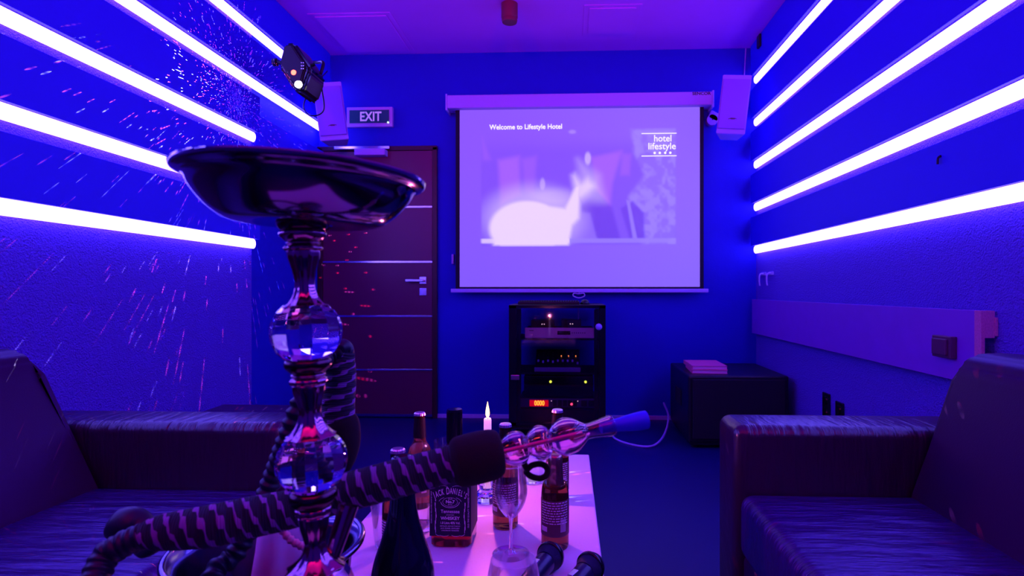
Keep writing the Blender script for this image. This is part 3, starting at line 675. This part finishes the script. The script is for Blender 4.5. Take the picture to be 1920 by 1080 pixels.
# ------------------------------------------------------------------ sofas
def rbox(x0, x1, y0, y1, z0, z1, bev, seg=5):
    return box(x0, x1, y0, y1, z0, z1, bev, seg)
def sofa(side, xf, xb0, xb1, xw, ya0, ya1, xarm, label):
    """xf = seat front, xb0/xb1 = back face at seat height / at the top, xw = back"""
    r = thing('sofa', ((xf+xw)/2, 0.6, 0), label, 'sofa', 'oxblood leather sofas either side of the table')
    yn = -0.9
    s = -1 if side < 0 else 1
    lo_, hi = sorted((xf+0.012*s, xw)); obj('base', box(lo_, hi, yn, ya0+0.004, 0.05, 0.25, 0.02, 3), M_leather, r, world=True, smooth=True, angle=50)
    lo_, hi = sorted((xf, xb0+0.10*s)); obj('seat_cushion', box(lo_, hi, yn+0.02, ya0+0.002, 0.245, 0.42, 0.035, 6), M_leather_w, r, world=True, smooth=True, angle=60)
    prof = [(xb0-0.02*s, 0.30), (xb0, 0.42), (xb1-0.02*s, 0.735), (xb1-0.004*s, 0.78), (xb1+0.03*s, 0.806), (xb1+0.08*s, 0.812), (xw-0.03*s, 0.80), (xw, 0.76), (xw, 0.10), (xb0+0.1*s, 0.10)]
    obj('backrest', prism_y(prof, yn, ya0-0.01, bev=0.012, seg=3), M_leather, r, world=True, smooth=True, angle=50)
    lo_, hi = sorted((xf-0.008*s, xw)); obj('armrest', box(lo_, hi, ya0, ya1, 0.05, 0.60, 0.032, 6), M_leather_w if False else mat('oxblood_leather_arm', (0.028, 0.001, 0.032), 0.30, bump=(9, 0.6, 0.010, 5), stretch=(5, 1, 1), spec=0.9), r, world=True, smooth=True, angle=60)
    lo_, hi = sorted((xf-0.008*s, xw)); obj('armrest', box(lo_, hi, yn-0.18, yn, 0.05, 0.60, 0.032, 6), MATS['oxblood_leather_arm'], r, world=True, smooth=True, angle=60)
    for x in (xf+0.06*s, xw-0.06*s):
        for y in (yn-0.1, ya1-0.07): obj('foot', cyl((x, y, 0), (x, y, 0.052), 0.02, 14), M_chrome, r, world=True)
    return r
sofa(1, 0.47, 0.925, 1.06, 1.375, 1.575, 1.76, 1.05, 'oxblood leather sofa along the right wall')
sofa(-1, -0.825, -1.33, -1.53, -1.86, 1.555, 1.735, -1.45, 'oxblood leather sofa along the left wall, flecked with red light')
r = thing('ottoman', (-1.32, 2.4, 0), 'dark leather cube seat behind the left sofa, near the door', 'ottoman')
obj('seat', box(-1.62, -1.08, 2.17, 2.56, 0.05, 0.45, 0.028, 5), M_leather, r, world=True, smooth=True, angle=50)
for x in (-1.57, -1.13):
    for y in (2.22, 2.51): obj('foot', cyl((x, y, 0), (x, y, 0.052), 0.018, 12), M_chrome, r, world=True)

# ------------------------------------------------------------------ table
TZ = 0.45
r = thing('coffee_table', (-0.205, 1.03, 0), 'long low table with pale speckled top, carrying bottles and hookah', 'table')
obj('tabletop', box(-0.475, 0.066, 0.22, 1.811, TZ-0.035, TZ, 0.004, 3), M_table, r, world=True)
for y in (0.42, 1.55): obj('pedestal', box(-0.38, -0.03, y-0.025, y+0.025, 0.02, TZ-0.034, 0.004), M_black, r, world=True)
obj('base_plate', box(-0.42, 0.01, 0.34, 1.66, 0.0, 0.022, 0.004), M_black, r, world=True)
def on(x, y): return (x, y, TZ)

# beer bottles
def bottle_prof(h, r, rn, hs, hn):
    return smooth_prof([(0.0, 0.003), (r*0.8, 0.0), (r*0.98, 0.004), (r, 0.02), (r, hs*0.6), (r, hs), (r*0.85, hs+0.02), (rn*1.35, hn-0.008), (rn, hn+0.012), (rn*0.95, h-0.012), (rn*0.95, h-0.004)], 4)
def beer(loc, label, grp, cap='crown', h=0.229):
    r = thing('beer_bottle', loc, label, 'bottle', grp)
    R_, rn = 0.0285, 0.0125; hs, hn = (0.125, 0.165) if cap == 'crown' else (0.112, 0.135)
    obj('glass_body', lathe([(0, 0.0002)] + bottle_prof(h, R_, rn, hs, hn)[1:] + [(0, h-0.004)], 40), M_amber, r, smooth=True, angle=60)
    lr = R_+0.0006
    obj('label', lathe([(lr-0.0004, 0.03), (lr, 0.0305), (lr, 0.102), (lr-0.0004, 0.1025)], 40), M_beerlabel, r, smooth=True)
    # printed lines on the label, wrapped round the bottle
    b = bmesh.new()
    def patch(a0, a1, z0, z1, n=6):
        q = lr+0.0005; A = [b.verts.new((q*math.sin(a0+(a1-a0)*i/n), -q*math.cos(a0+(a1-a0)*i/n), z0)) for i in range(n+1)]
        B = [b.verts.new((v.co.x, v.co.y, z1)) for v in A]
        for i in range(n): b.faces.new((A[i], A[i+1], B[i+1], B[i]))
    q = random.Random(int(abs(loc[0])*1e4))
    for k in range(9):
        z = 0.098-0.0052*k; a = -1.05
        while a < 0.95:
            wd = q.uniform(0.08, 0.3); patch(a, min(a+wd, 1.0), z, z+0.0022, 3); a += wd+0.06
    for k in range(9): patch(0.42+0.05*k, 0.445+0.05*k, 0.040, 0.066, 2)
    patch(-1.1, -0.55, 0.040, 0.050, 4)
    obj('label_print', b, M_paperlt, r)
    nr = rn+0.0012
    if cap == 'crown':
        obj('neck_foil', lathe([(nr+0.002, hn+0.004), (nr+0.0015, hn+0.02), (nr, h-0.02), (nr, h-0.012)], 32), mat('dark_neck_foil', (0.015, 0.006, 0.015), 0.25), r, smooth=True)
        obj('crown_cap', lathe([(0.0, h+0.0015), (0.011, h+0.001), (0.0132, h-0.0015), (0.0142, h-0.0065), (0.0132, h-0.0066)], 42, flute=(21, 0.03)), M_cap, r)
    else:
        obj('neck_foil', lathe([(nr+0.0045, h-0.068), (nr+0.003, h-0.05), (nr+0.0012, h-0.02), (nr+0.0016, h-0.004), (nr-0.001, h), (0, h)], 32, flute=(9, 0.03)), M_foil, r, smooth=True)
    return r
B = 'amber beer bottles on the table'
beer(on(-0.366, 1.364), 'amber beer bottle standing farthest back on the left of the table', B)
beer(on(-0.3235, 1.05), 'beer bottle half hidden behind the dark champagne bottle', B)
beer(on(-0.142, 1.257), 'amber beer bottle directly behind the wine glass bowl', B)
beer(on(-0.028, 1.412), 'tall beer bottle behind the glass mouthpiece, in line with the short gold-necked one', B)
beer(on(-0.028, 1.159), 'short amber beer bottle with gold foil neck, in front on the right of the table', B, 'foil', 0.19)

# whiskey bottle
r = thing('whiskey_bottle', on(-0.243, 1.185), 'square whiskey bottle with black label in the middle of the table', 'bottle')
hw = 0.0425
def sq_ring(b, w_, z, n=48, p=5.0):
    row = []
    for i in range(n):
        a = 2*PI*i/n; c, s = math.cos(a), math.sin(a); k = (abs(c)**p+abs(s)**p)**(-1/p); row.append(b.verts.new((w_*k*c, w_*k*s, z)))
    return row
def sq_lathe(prof, n=48):
    b = bmesh.new(); rows = [sq_ring(b, w_, z, n, p) for w_, z, p in prof]
    for A, Bq in zip(rows, rows[1:]):
        for i in range(n): b.faces.new((A[i], A[(i+1) % n], Bq[(i+1) % n], Bq[i]))
    b.faces.new(rows[0][::-1]); b.faces.new(rows[-1]); return b
obj('glass_body', sq_lathe([(0.038, 0.0003, 9), (hw, 0.006, 9), (hw, 0.165, 9), (0.040, 0.178, 6), (0.030, 0.190, 3.5), (0.018, 0.198, 2.2), (0.0145, 0.208, 2), (0.0140, 0.235, 2)]), M_whiskey, r, smooth=True, angle=50)
obj('label', box(-hw-0.0006, hw+0.0006, -hw-0.0008, hw-0.004, 0.024, 0.150, 0.001), M_darklabel, r)
obj('screw_cap', lathe([(0.0155, 0.205), (0.0165, 0.208), (0.0165, 0.272), (0.0155, 0.2765), (0, 0.277)], 48, flute=(24, 0.015)), M_gloss, r)
yl = -hw-0.0016
b = None
word = "JACK DANIEL'S"; R0 = 0.085
for i, ch in enumerate(word):
    if ch == ' ': continue
    wl = [0.0042, 0.0058, 0.0058, 0.0056, 0.004, 0.0068, 0.0058, 0.0058, 0.0046, 0.0048, 0.005, 0.003, 0.0052]
    pos = sum(wl[:i])+wl[i]/2-sum(wl)/2; a = pos/R0*1.08
    x = R0*math.sin(a); z = 0.1365-R0*(1-math.cos(a))*1.6; size = 0.0205 if ch in 'JD' and i in (0, 5) else 0.0170
    b = text_bm(ch, size, T(x, yl+0.0007, z) @ Matrix.Rotation(a*0.9, 4, 'Y') @ UP, 0.0002, sx=0.46, bold=0.0003, bm=b)
def jt(s, size, x, z, sx_=1.0, bold=0.0):
    global b
    b = text_bm(s, size, T(x, yl+0.0007, z) @ UP, 0.0002, sx=sx_, bold=bold, bm=b)
jt('OLD', 0.0045, 0, 0.1205); jt('No.7', 0.0085, 0, 0.1145, 1.05, 0.0003); jt('BRAND', 0.0028, 0, 0.1085)
jt('Tennessee', 0.0096, 0, 0.0945, 0.95, 0.0001); jt('SOUR MASH', 0.0030, 0, 0.0875); jt('WHISKEY', 0.0092, 0, 0.0805, 1.0, 0.0002)
jt('1.0 Litre 40% Vol.', 0.0070, 0, 0.071, 0.82, 0.0001)
jt('DISTILLED AND BOTTLED BY', 0.0032, 0, 0.0645); jt('JACK DANIEL DISTILLERY', 0.0035, 0, 0.0600); jt('LYNCHBURG TENNESSEE', 0.0032, 0, 0.0555)
def ring_ell(a, c, x, z, w_, n=40, t0=0, t1=2*PI):
    global b
    q = bmesh.new(); I, O = [], []
    for i in range(n+1):
        t = t0+(t1-t0)*i/n; I.append(q.verts.new((x+a*math.cos(t), yl, z+c*math.sin(t)))); O.append(q.verts.new((x+(a+w_)*math.cos(t), yl, z+(c+w_)*math.sin(t))))
    for i in range(n): q.faces.new((I[i], I[i+1], O[i+1], O[i]))
    b = merge(b, q)
ring_ell(0.0150, 0.0088, 0, 0.1145, 0.0006); ring_ell(0.0185, 0.0112, 0, 0.1145, 0.0010, t0=-PI, t1=0.0); ring_ell(0.0225, 0.010, 0, 0.1145, 0.0008, t0=0.1, t1=1.0); ring_ell(0.0225, 0.010, 0, 0.1145, 0.0008, t0=PI-1.0, t1=PI-0.1)
for s in (-1, 1):
    for k in range(10):
        z = 0.051+0.0062*k; x = s*(0.0300+0.0010*math.sin(k*0.9)); b = box(x-0.0005-0.0004*(k % 2), x+0.0005+0.0004*(k % 2), yl-0.0001, yl+0.0003, z, z+0.0064, bm=b)
    ring_ell(0.008, 0.004, s*0.0215, 0.0495, 0.0008, 14, PI if s < 0 else 1.5*PI, 1.5*PI if s < 0 else 2*PI)
    ring_ell(0.009, 0.003, s*0.012, 0.0475, 0.0007, 14, PI*1.1, PI*1.9); ring_ell(0.009, 0.003, s*0.014, 0.1445, 0.0007, 14, 0.2, PI-0.2)
b = text_bm('OLD TIME QUALITY TENNESSEE WHISKEY', 0.0044, T(0.0378, yl+0.0007, 0.103) @ Matrix.Rotation(-PI/2, 4, 'Y') @ UP, 0.0002, sx=1.0, bm=b)
b = text_bm('CHARCOAL MELLOWED DROP BY DROP', 0.0036, T(-0.0388, yl+0.0007, 0.103) @ Matrix.Rotation(-PI/2, 4, 'Y') @ UP, 0.0002, sx=1.0, bm=b)
b.transform(T(0, 0, -0.0195))
obj('label_print', b, M_paperlt, r)

# champagne bottle
r = thing('champagne_bottle', on(-0.233, 0.78), 'dark champagne bottle in front of the whiskey bottle, neck hidden by the braided hose', 'bottle')
pr = smooth_prof([(0.03, 0.004), (0.040, 0.0), (0.044, 0.006), (0.0445, 0.06), (0.0445, 0.12), (0.040, 0.150), (0.030, 0.180), (0.0205, 0.215), (0.0165, 0.25), (0.0150, 0.285), (0.0150, 0.292)], 5)
obj('glass_body', lathe([(0, 0.004)]+pr, 48), M_champ, r, smooth=True, angle=60)
obj('lip_ring', lathe([(0.015, 0.284), (0.0175, 0.286), (0.0175, 0.293), (0.0145, 0.296), (0.010, 0.296), (0.009, 0.28)], 32), M_champ, r, smooth=True)

# glasses
def glass_shell(outer, inner, n=48): return lathe([(0, outer[0][1])] + outer + inner + [(0, inner[-1][1])], n)
def wine_glass(loc, label, h=0.18, R_=0.033, base=0.037):
    r = thing('wine_glass', loc, label, 'wine glass', 'wine glasses on the table')
    zb = h*0.42
    bo = smooth_prof([(0.005, zb-0.004), (0.013, zb+0.002), (R_*0.80, zb+0.022), (R_, zb+0.045), (R_*0.98, zb+0.065), (R_*0.86, h)], 6)
    bi = [(max(a-0.0011, 0.0002), z+0.001) for a, z in bo[::-1]]
    obj('bowl', lathe(bo+bi+[(0, bi[-1][1])], 56), M_glass, r, smooth=True)
    obj('stem', lathe(smooth_prof([(0.013, 0.003), (0.006, 0.007), (0.0034, 0.02), (0.0032, zb-0.02), (0.005, zb-0.004), (0.0065, zb+0.0015)], 4), 20), M_crystal, r, smooth=True)
    obj('foot', lathe([(0, 0.0004), (base, 0.0004), (base+0.0006, 0.0012), (base-0.002, 0.0022), (0.018, 0.0035), (0.010, 0.005), (0, 0.006)], 56), M_glass, r, smooth=True)
    return r
wine_glass(on(-0.116, 1.123), 'empty wine glass standing in the middle right of the table')
wine_glass(on(-0.078, 0.79), 'wine glass nearest the camera, its bowl cut by the bottom edge', 0.150, 0.037, 0.034)
def tumbler(loc, label, h, R_, rb, grp='water tumblers on the table'):
    r = thing('tumbler', loc, label, 'tumbler', grp)
    pr = [(0, 0.0003), (rb*0.95, 0.0003), (rb, 0.003), (rb+(R_-rb)*0.5, h*0.5), (R_, h), (R_-0.0014, h), (rb+(R_-rb)*0.5-0.0016, h*0.5), (rb-0.002, 0.009), (0, 0.010)]
    obj('wall', lathe(pr, 48), M_glass, r, smooth=True, angle=50)
    obj('thick_base', lathe([(0, 0.0012), (rb*0.9, 0.0012), (rb*0.92, 0.0085), (0, 0.0085)], 40, flute=(10, 0.03)), M_crystal, r)
    return r
tumbler(on(-0.325, 1.488), 'tall clear glass behind the whiskey bottle', 0.128, 0.036, 0.028)
tumbler(on(-0.376, 1.145), 'clear glass left of the champagne bottle, beside the steel bucket', 0.105, 0.034, 0.024)
tumbler(on(-0.329, 1.235), 'short cut-glass tumbler left of the whiskey bottle', 0.055, 0.034, 0.030)
tumbler(on(-0.10, 1.545), 'low clear tumbler at the back under the glass mouthpiece', 0.07, 0.033, 0.030)

# candle in crystal holder
r = thing('candle', on(-0.204, 1.405), 'lit slim candle in a crystal holder at the back of the table', 'candle')
obj('crystal_holder', lathe([(0, 0.0003), (0.030, 0.0003), (0.033, 0.006), (0.030, 0.018), (0.020, 0.030), (0.026, 0.045), (0.024, 0.055), (0.0105, 0.056), (0.0105, 0.036), (0, 0.036)], 14), M_crystal, r)
obj('wax_stick', lathe([(0, 0.0365), (0.0096, 0.0365), (0.0096, 0.203), (0.008, 0.207), (0.004, 0.205), (0, 0.2045)], 28), M_wax, r, smooth=True, angle=50)
obj('wick', cyl((0, 0, 0.203), (0.001, 0, 0.213), 0.0008, 6), M_black, r)
obj('flame', lathe(smooth_prof([(0.0008, 0.208), (0.0040, 0.213), (0.0052, 0.220), (0.0040, 0.230), (0.0018, 0.241), (0.0003, 0.249)], 4), 16), M_flame, r, smooth=True)
cd = bpy.data.lights.new('candle_light', 'POINT'); cd.energy = CANDLE_W; cd.color = (1.0, 0.16, 0.42); cd.shadow_soft_size = 0.006
co = bpy.data.objects.new('candle_light', cd); COL.objects.link(co); co.location = (-0.204, 1.405, TZ+0.255)

# microphones
def micro(loc, d, label):
    q = Vector((d[0], d[1], 0)).normalized(); ang = math.atan2(q.y, q.x)
    r = thing('microphone', loc, label, 'microphone', 'microphones on the table', rot=(0, 0, ang))
    My = Matrix.Rotation(PI/2, 4, 'Y')
    obj('head_grille', lathe(smooth_prof([(0.001, -0.026), (0.015, -0.0225), (0.0245, -0.008), (0.0255, 0.003), (0.021, 0.018), (0.0185, 0.024)], 4), 32, M=T(0, 0, 0.026) @ My), mat('mic_mesh', (0.015, 0.012, 0.06), 0.45, 0.6, bump=(900, 0.9, 0.002)), r, smooth=True)
    obj('head_ring', lathe([(0.0255, -0.003), (0.0268, -0.002), (0.0268, 0.004), (0.0255, 0.005)], 32, M=T(0, 0, 0.027) @ My), M_gloss, r, smooth=True)
    obj('handle', lathe([(0.0185, 0.022), (0.0195, 0.03), (0.0175, 0.06), (0.0135, 0.19), (0.012, 0.195), (0, 0.195)], 28, M=T(0, 0, 0.026) @ Matrix.Rotation(PI/2+0.055, 4, 'Y')), mat('mic_body', (0.008, 0.008, 0.05), 0.28), r, smooth=True, angle=50)
    obj('switch', box(0.055, 0.078, -0.005, 0.005, 0.040, 0.0455, 0.001), M_chrome, r)
micro(on(-0.034, 1.060), (-0.42, -1.0), 'dark handheld microphone lying on the table in front of the gold-necked bottle')
micro(on(0.040, 1.022), (-0.55, -1.0), 'dark handheld microphone lying at the right edge of the table')

# ice bucket with white cloth
r = thing('ice_bucket', on(-0.377, 0.69), 'round steel ice bucket behind the hookah', 'ice bucket')
obj('wall', lathe([(0, 0.0005), (0.078, 0.0005), (0.082, 0.006), (0.100, 0.196), (0.110, 0.205), (0.1125, 0.209), (0.110, 0.2125), (0.102, 0.208), (0.097, 0.196), (0.079, 0.008), (0, 0.008)], 72), M_steel, r, smooth=True, angle=40)
obj('rim', lathe([(0.1085, 0.209)] + [(0.1115+0.0045*math.cos(t), 0.2095+0.0045*math.sin(t)) for t in [k*PI/6 for k in range(13)]], 72), M_steel, r, smooth=True)
cb = bmesh.new(); G = []
for i in range(13):
    x = -0.040+0.078*i/12; row = []
    for j in range(9): row.append(cb.verts.new((x+0.002*math.sin(j), 0.045+0.010*math.sin(i*0.6)-0.05*(j/8), 0.03+0.205*(1-j/8.0) if True else 0)))
    G.append(row)
for i in range(12):
    for j in range(8): cb.faces.new((G[i][j], G[i+1][j], G[i+1][j+1], G[i][j+1]))
bmesh.ops.solidify(cb, geom=cb.faces[:], thickness=0.006)
o = obj('napkin', cb, M_napkin, None, smooth=True); o.location = on(-0.375, 0.69)
tag(o, 'folded white cloth standing inside the steel bucket', 'napkin')

# ------------------------------------------------------------------ hookah
HX, HY = -0.227, 0.50; K = 2062.0
def hz(py): return 0.53+(544-py)/K
hook = thing('hookah', on(HX, HY), 'tall hookah with crystal balls and wide steel tray in the foreground', 'hookah')
PIV = 0.222
TILT = T(0, 0, PIV) @ Matrix.Rotation(-math.radians(2.3), 4, 'Y') @ T(0, 0, -PIV)
def stem(prof, n=48, **k):   # prof of (halfwidth px, y px), bottom last
    return lathe([(a/K, hz(y)) for a, y in prof], n, M=TILT, **k)
def P(name, pts, m, n=48, sm_=True, k=4, raw=False, angle=None, flute=None):
    q = pts if raw else smooth_prof(pts, k)
    return obj(name, stem([(0, q[0][1])]+q+[(0, q[-1][1])], n, flute=flute), m, hook, smooth=sm_, angle=angle)
P('tray_collar', [(46, 402), (46, 418), (42, 428), (38, 432)], M_hd)
P('cup_ring', [(36, 430), (41, 434), (41, 442), (34, 450), (28, 453)], M_hm)
P('bead_ring', [(26, 452), (30, 456), (26, 460)], M_hm); P('bead_ring', [(26, 459), (33, 463), (33, 468), (28, 471)], M_hm, flute=(10, 0.05))
P('upper_baluster', [(29, 470), (28, 482), (22, 503), (18, 524), (18, 540), (23, 556), (32, 569), (42, 573)], M_hm, flute=(8, 0.06))
def ball(name, yc, R_, y0, y1):
    pr = []
    for i in range(9):
        y = y0+(y1-y0)*i/8; t = (y-yc)/R_; pr.append((R_*math.sqrt(max(0.0, 1-t*t))*1.0, y))
    return obj(name, stem([(0, pr[0][1])]+pr+[(0, pr[-1][1])], 12), M_crystal, hook)
ball('crystal_ball', 622, 64, 571, 672)
P('dark_ring', [(34, 670), (41, 676), (41, 686), (32, 696), (27, 699)], M_hd)
P('bead_ring', [(26, 698), (31, 702), (27, 707)], M_hm); P('bead_ring', [(26, 706), (32, 711), (32, 717), (28, 721)], M_hm, flute=(10, 0.05))
P('middle_baluster', [(29, 720), (27, 735), (20, 762), (20, 778), (26, 796), (38, 812), (46, 817)], M_hm, flute=(8, 0.06))
ball('crystal_ball', 865, 64, 813, 918)
P('dark_ring', [(36, 914), (43, 922), (43, 934), (36, 944), (28, 948)], M_hd)
P('bead_ring', [(27, 947), (32, 951), (32, 960), (27, 965)], M_hm, flute=(10, 0.05))
P('lower_baluster', [(28, 964), (25, 985), (19, 1010), (20, 1025), (27, 1042), (42, 1056), (52, 1062)], M_hm, flute=(8, 0.06))
P('faceted_globe', [(44, 1058), (62, 1080), (68, 1110), (60, 1140), (40, 1160)], M_hm, n=12, sm_=False, k=2)
P('neck_ring', [(38, 1158), (44, 1166), (44, 1176), (34, 1184)], M_hd)
obj('vase', lathe(smooth_prof([(0.018, 0.226), (0.020, 0.20), (0.026, 0.17), (0.050, 0.13), (0.074, 0.085), (0.080, 0.05), (0.074, 0.02), (0.060, 0.001)], 5)+[(0, 0.001)], 56), mat('vase_glass', (0.12, 0.03, 0.3), 0.06, trans=0.6), hook, smooth=True, angle=50)
# side valve / hose ports just behind the stem
pt = cyl((0.004, 0.006, hz(1090)), (0.018, 0.025, hz(965)), 0.006, 16, 0.0095)
obj('hose_port', pt, M_hm, hook, smooth=True, angle=50)
# tray
TM = T(-0.011, 0, 0.633) @ Matrix.Rotation(math.radians(1.8), 4, 'Y')
tp = smooth_prof([(0.106, 0.0), (0.1048, -0.0040), (0.100, -0.0065), (0.096, -0.0085), (0.091, -0.018), (0.080, -0.031), (0.068, -0.040), (0.056, -0.0435), (0.036, -0.0435), (0.022, -0.0430)], 5)
ti = [(max(a-0.0014, 0.0002), z+0.0016) for a, z in tp[::-1]]
o = obj('tray', lathe(tp+ti+[tp[0]], 96, M=TM), M_tray, hook, smooth=True)
o = obj('charcoal_bowl', lathe(smooth_prof([(0.012, -0.043), (0.014, -0.02), (0.024, -0.008), (0.030, 0.006), (0.027, 0.008), (0.020, -0.004), (0.004, -0.008)], 4), 40, M=TM), M_hd, hook, smooth=True)

# world points for hoses, listed as metres
def at(px, py, y):
    u = (px-1024)/1050.0; v = -(py-544)/1050.0; c, s = math.cos(0.04), math.sin(0.04)
    d = (c*u-s, s*u+c, v); t = y/d[1]; return (t*d[0], y, CAMZ+t*d[2])
h1 = thing('braided_hose', (-0.25, 0.58, 0.72), 'thick braided hookah hose with glass mouthpiece crossing in front of the bottles', 'hookah hose', 'hoses of the hookah')
sl = [(-0.4190, 0.53), (0, 0)]
PATH = [at(262, 1006, .530)+(0.011,), at(282, 1001, .532)+(0.0145,), at(310, 997, .535)+(0.0175,), at(394, 986, .545)+(0.0205,), at(470, 970, .56)+(0.0205,), at(550, 953, .575)+(0.0200,), at(630, 928, .585)+(0.0200,), at(700, 909, .59)+(0.0202,), at(800, 882, .60)+(0.0200,), at(858, 866, .605)+(0.0195,)]
obj('braided_sleeve', tube(PATH, 0.02, 32, 12), M_braid, h1, smooth=True, world=True, angle=60)
TH_ = [(-0.262, 0.46, 0.665), (-0.33, 0.41, 0.60), (-0.405, 0.41, 0.60), (-0.428, 0.46, 0.66), at(188, 1062, .515), at(222, 1026, .525), at(268, 1005, .530)]
obj('rubber_hose', tube(TH_, 0.0125, 20, 60, rib=(0.008, 0.05)), M_rubber, h1, smooth=True, world=True)
a0, a1 = Vector(at(852, 868, .604)), Vector(at(938, 848, .62)); dr = (a1-a0).normalized()
Mx = Matrix.Translation(a0) @ dr.to_track_quat('Z', 'Y').to_matrix().to_4x4(); Lc = (a1-a0).length
obj('suede_cuff', lathe(smooth_prof([(0.018, -0.004), (0.0255, 0.002), (0.0275, 0.012), (0.0280, Lc*0.6), (0.0265, Lc-0.006), (0.021, Lc+0.001), (0.008, Lc+0.0015)], 4), 36, M=Mx), M_suede, h1, smooth=True, world=True)
b0, b1 = Vector(at(938, 848, .62)), Vector(at(1150, 797, .66)); dr = (b1-b0).normalized(); Lm = (b1-b0).length; s_ = Lm/215.0
Mm = Matrix.Translation(b0) @ dr.to_track_quat('Z', 'Y').to_matrix().to_4x4()
mp = smooth_prof([(12*s_, 0), (22*s_, 8*s_), (30*s_, 25*s_), (27*s_, 42*s_), (17*s_, 50*s_), (24*s_, 58*s_), (31*s_, 72*s_), (27*s_, 86*s_), (18*s_, 92*s_), (28*s_, 104*s_), (34*s_, 120*s_), (30*s_, 138*s_), (18*s_, 156*s_), (14*s_, 164*s_), (16*s_, 185*s_), (19*s_, 206*s_), (18*s_, 214*s_)], 4)
mi = [(max(a*0.80-0.0008, 0.0015), z) for a, z in mp[::-1]]
o = obj('glass_mouthpiece', lathe(mp+mi+[mp[0]], 40, M=Mm), M_pinkglass, h1, smooth=True, world=True)
obj('inner_rod', cyl(b0, b0+dr*(150*s_), 4*s_, 12), mat('pink_rod', (1.0, 0.25, 0.45), 0.25, 0.3), o, smooth=True, world=True, angle=40)
c1 = Vector(at(1212, 787, .672)); c0 = b0+dr*(190*s_)
obj('mouth_tip', tube([(*c0, 10*s_), (*(c0.lerp(c1, .35)), 12*s_), (*(c0.lerp(c1, .6)), 15*s_), (*(c0.lerp(c1, .85)), 17*s_), (*c1, 17*s_)], 0.01, 24, 6), M_tip, h1, smooth=True, world=True, angle=50, label='blue silicone tip')
lc = Vector(at(1003, 880, .64)); lp = [(lc.x-0.014, lc.y, lc.z+0.010)]
for k in range(10):
    a = math.radians(150-k*36); lp.append((lc.x+0.0125*math.cos(a)+0.002, lc.y+0.003*math.sin(a*2), lc.z+0.008*math.sin(a)-0.002))
obj('strap_loop', tube(lp, 0.0036, 10, 6), M_suede, h1, smooth=True, world=True)
e0 = Vector(at(243, 984, .60))
h2 = thing('hanging_hose', (-0.26, 0.66, 0.85), 'second braided hookah hose hanging upright behind the stem', 'hookah hose', 'hoses of the hookah')
up = [at(643, 652, .70)+(0.008,), at(642, 660, .70)+(0.0155,), at(638, 676, .70)+(0.018,), at(637, 710, .70)+(0.0202,), at(635, 750, .70)+(0.0198,), at(636, 792, .70)+(0.0195,)]
obj('braided_sleeve', tube(up, 0.02, 32, 12), M_braid, h2, smooth=True, world=True, angle=60)
obj('sleeve_cap', tube([at(636, 656, .685)+(0.006,), at(642, 652, .695)+(0.0115,), at(645, 661, .70)+(0.0125,), at(643, 670, .70)+(0.010,)], 0.01, 20, 6), M_rubber, h2, smooth=True, world=True)
obj('suede_cuff', tube([at(636, 786, .70)+(0.0200,), at(640, 800, .70)+(0.0225,), at(643, 830, .70)+(0.0215,), at(644, 856, .70)+(0.0165,), at(642, 880, .70)+(0.010,)], 0.02, 28, 8), M_suede, h2, smooth=True, world=True)
hp = [at(638, 662, .695), at(612, 672, .68), at(585, 700, .64), at(562, 760, .615), at(536, 830, .61), at(510, 900, .618), at(478, 975, .61), at(440, 1040, .598), at(395, 1095, .57), (-0.325, 0.50, 0.60), (-0.262, 0.51, 0.64)]
obj('rubber_hose', tube(hp, 0.0105, 20, 50, rib=(0.011, 0.12)), M_rubber, h2, smooth=True, world=True)
o = obj('rubber_bulb', tube([tuple(e0+Vector((-0.022, 0, 0.003)))+(0.006,), tuple(e0+Vector((-0.014, 0, 0.0)))+(0.0165,), tuple(e0+Vector((0.004, 0, 0.0)))+(0.0185,), tuple(e0+Vector((0.020, -0.004, -0.004)))+(0.012,), tuple(e0+Vector((0.040, -0.03, -0.014)))+(0.0075,), at(330, 1000, .555)+(0.006,)], 0.01, 24, 6), M_rubber, h1, smooth=True, world=True)
cdp = [at(515, 975, .64), at(528, 992, .64), at(545, 1012, .64), at(570, 1026, .64), at(600, 1040, .62), (-0.215, 0.545, 0.66)]
o = thing('cord', (-0.25, 0.63, 0.70), 'thin twisted cord, coloured pink as if lit red, hanging behind the hookah stem', 'cord')
obj('twisted_cord', tube(cdp, 0.0042, 12, 24, rib=(0.007, 0.16)), mat('red_lit_cord', (0.95, 0.30, 0.45), 0.6), o, smooth=True, world=True)  # pink base colour stands for red light on the cord

# ------------------------------------------------------------------ red wash lights added out of view behind the camera, to redden the ceiling
def wash(x, z, aim, label):
    r = thing('added_wash_light', (x, YR, z), label, 'added light', 'added red wash lights behind the camera')
    p = Vector((x, YR+0.16, z)); d = (Vector(aim)-p).normalized(); Q = Matrix.Translation(p) @ d.to_track_quat('Z', 'Y').to_matrix().to_4x4()
    obj('can', lathe([(0, -0.12), (0.06, -0.12), (0.075, -0.08), (0.08, 0.06), (0.075, 0.06), (0.07, -0.02), (0, -0.02)], 32, M=Q), M_black, r, world=True, smooth=True, angle=50)
    obj('bracket', box(x-0.02, x+0.02, YR, YR+0.10, z-0.02, z+0.02), M_black, r, world=True)
    l = bpy.data.lights.new('wash_beam', 'SPOT'); l.energy = RED_W; l.color = (1.0, 0.03, 0.30); l.spot_size = math.radians(88); l.spot_blend = 0.6; l.shadow_soft_size = 0.07
    q = bpy.data.objects.new('wash_beam', l); COL.objects.link(q); q.location = p+d*0.04; q.rotation_euler = d.to_track_quat('-Z', 'Y').to_euler()
wash(-1.1, 2.0, (-0.3, 0.9, 3.6), 'added red wash light out of view behind the camera, left one')
wash(0.9, 2.0, (0.0, 0.9, 3.6), 'added red wash light out of view behind the camera, right one')
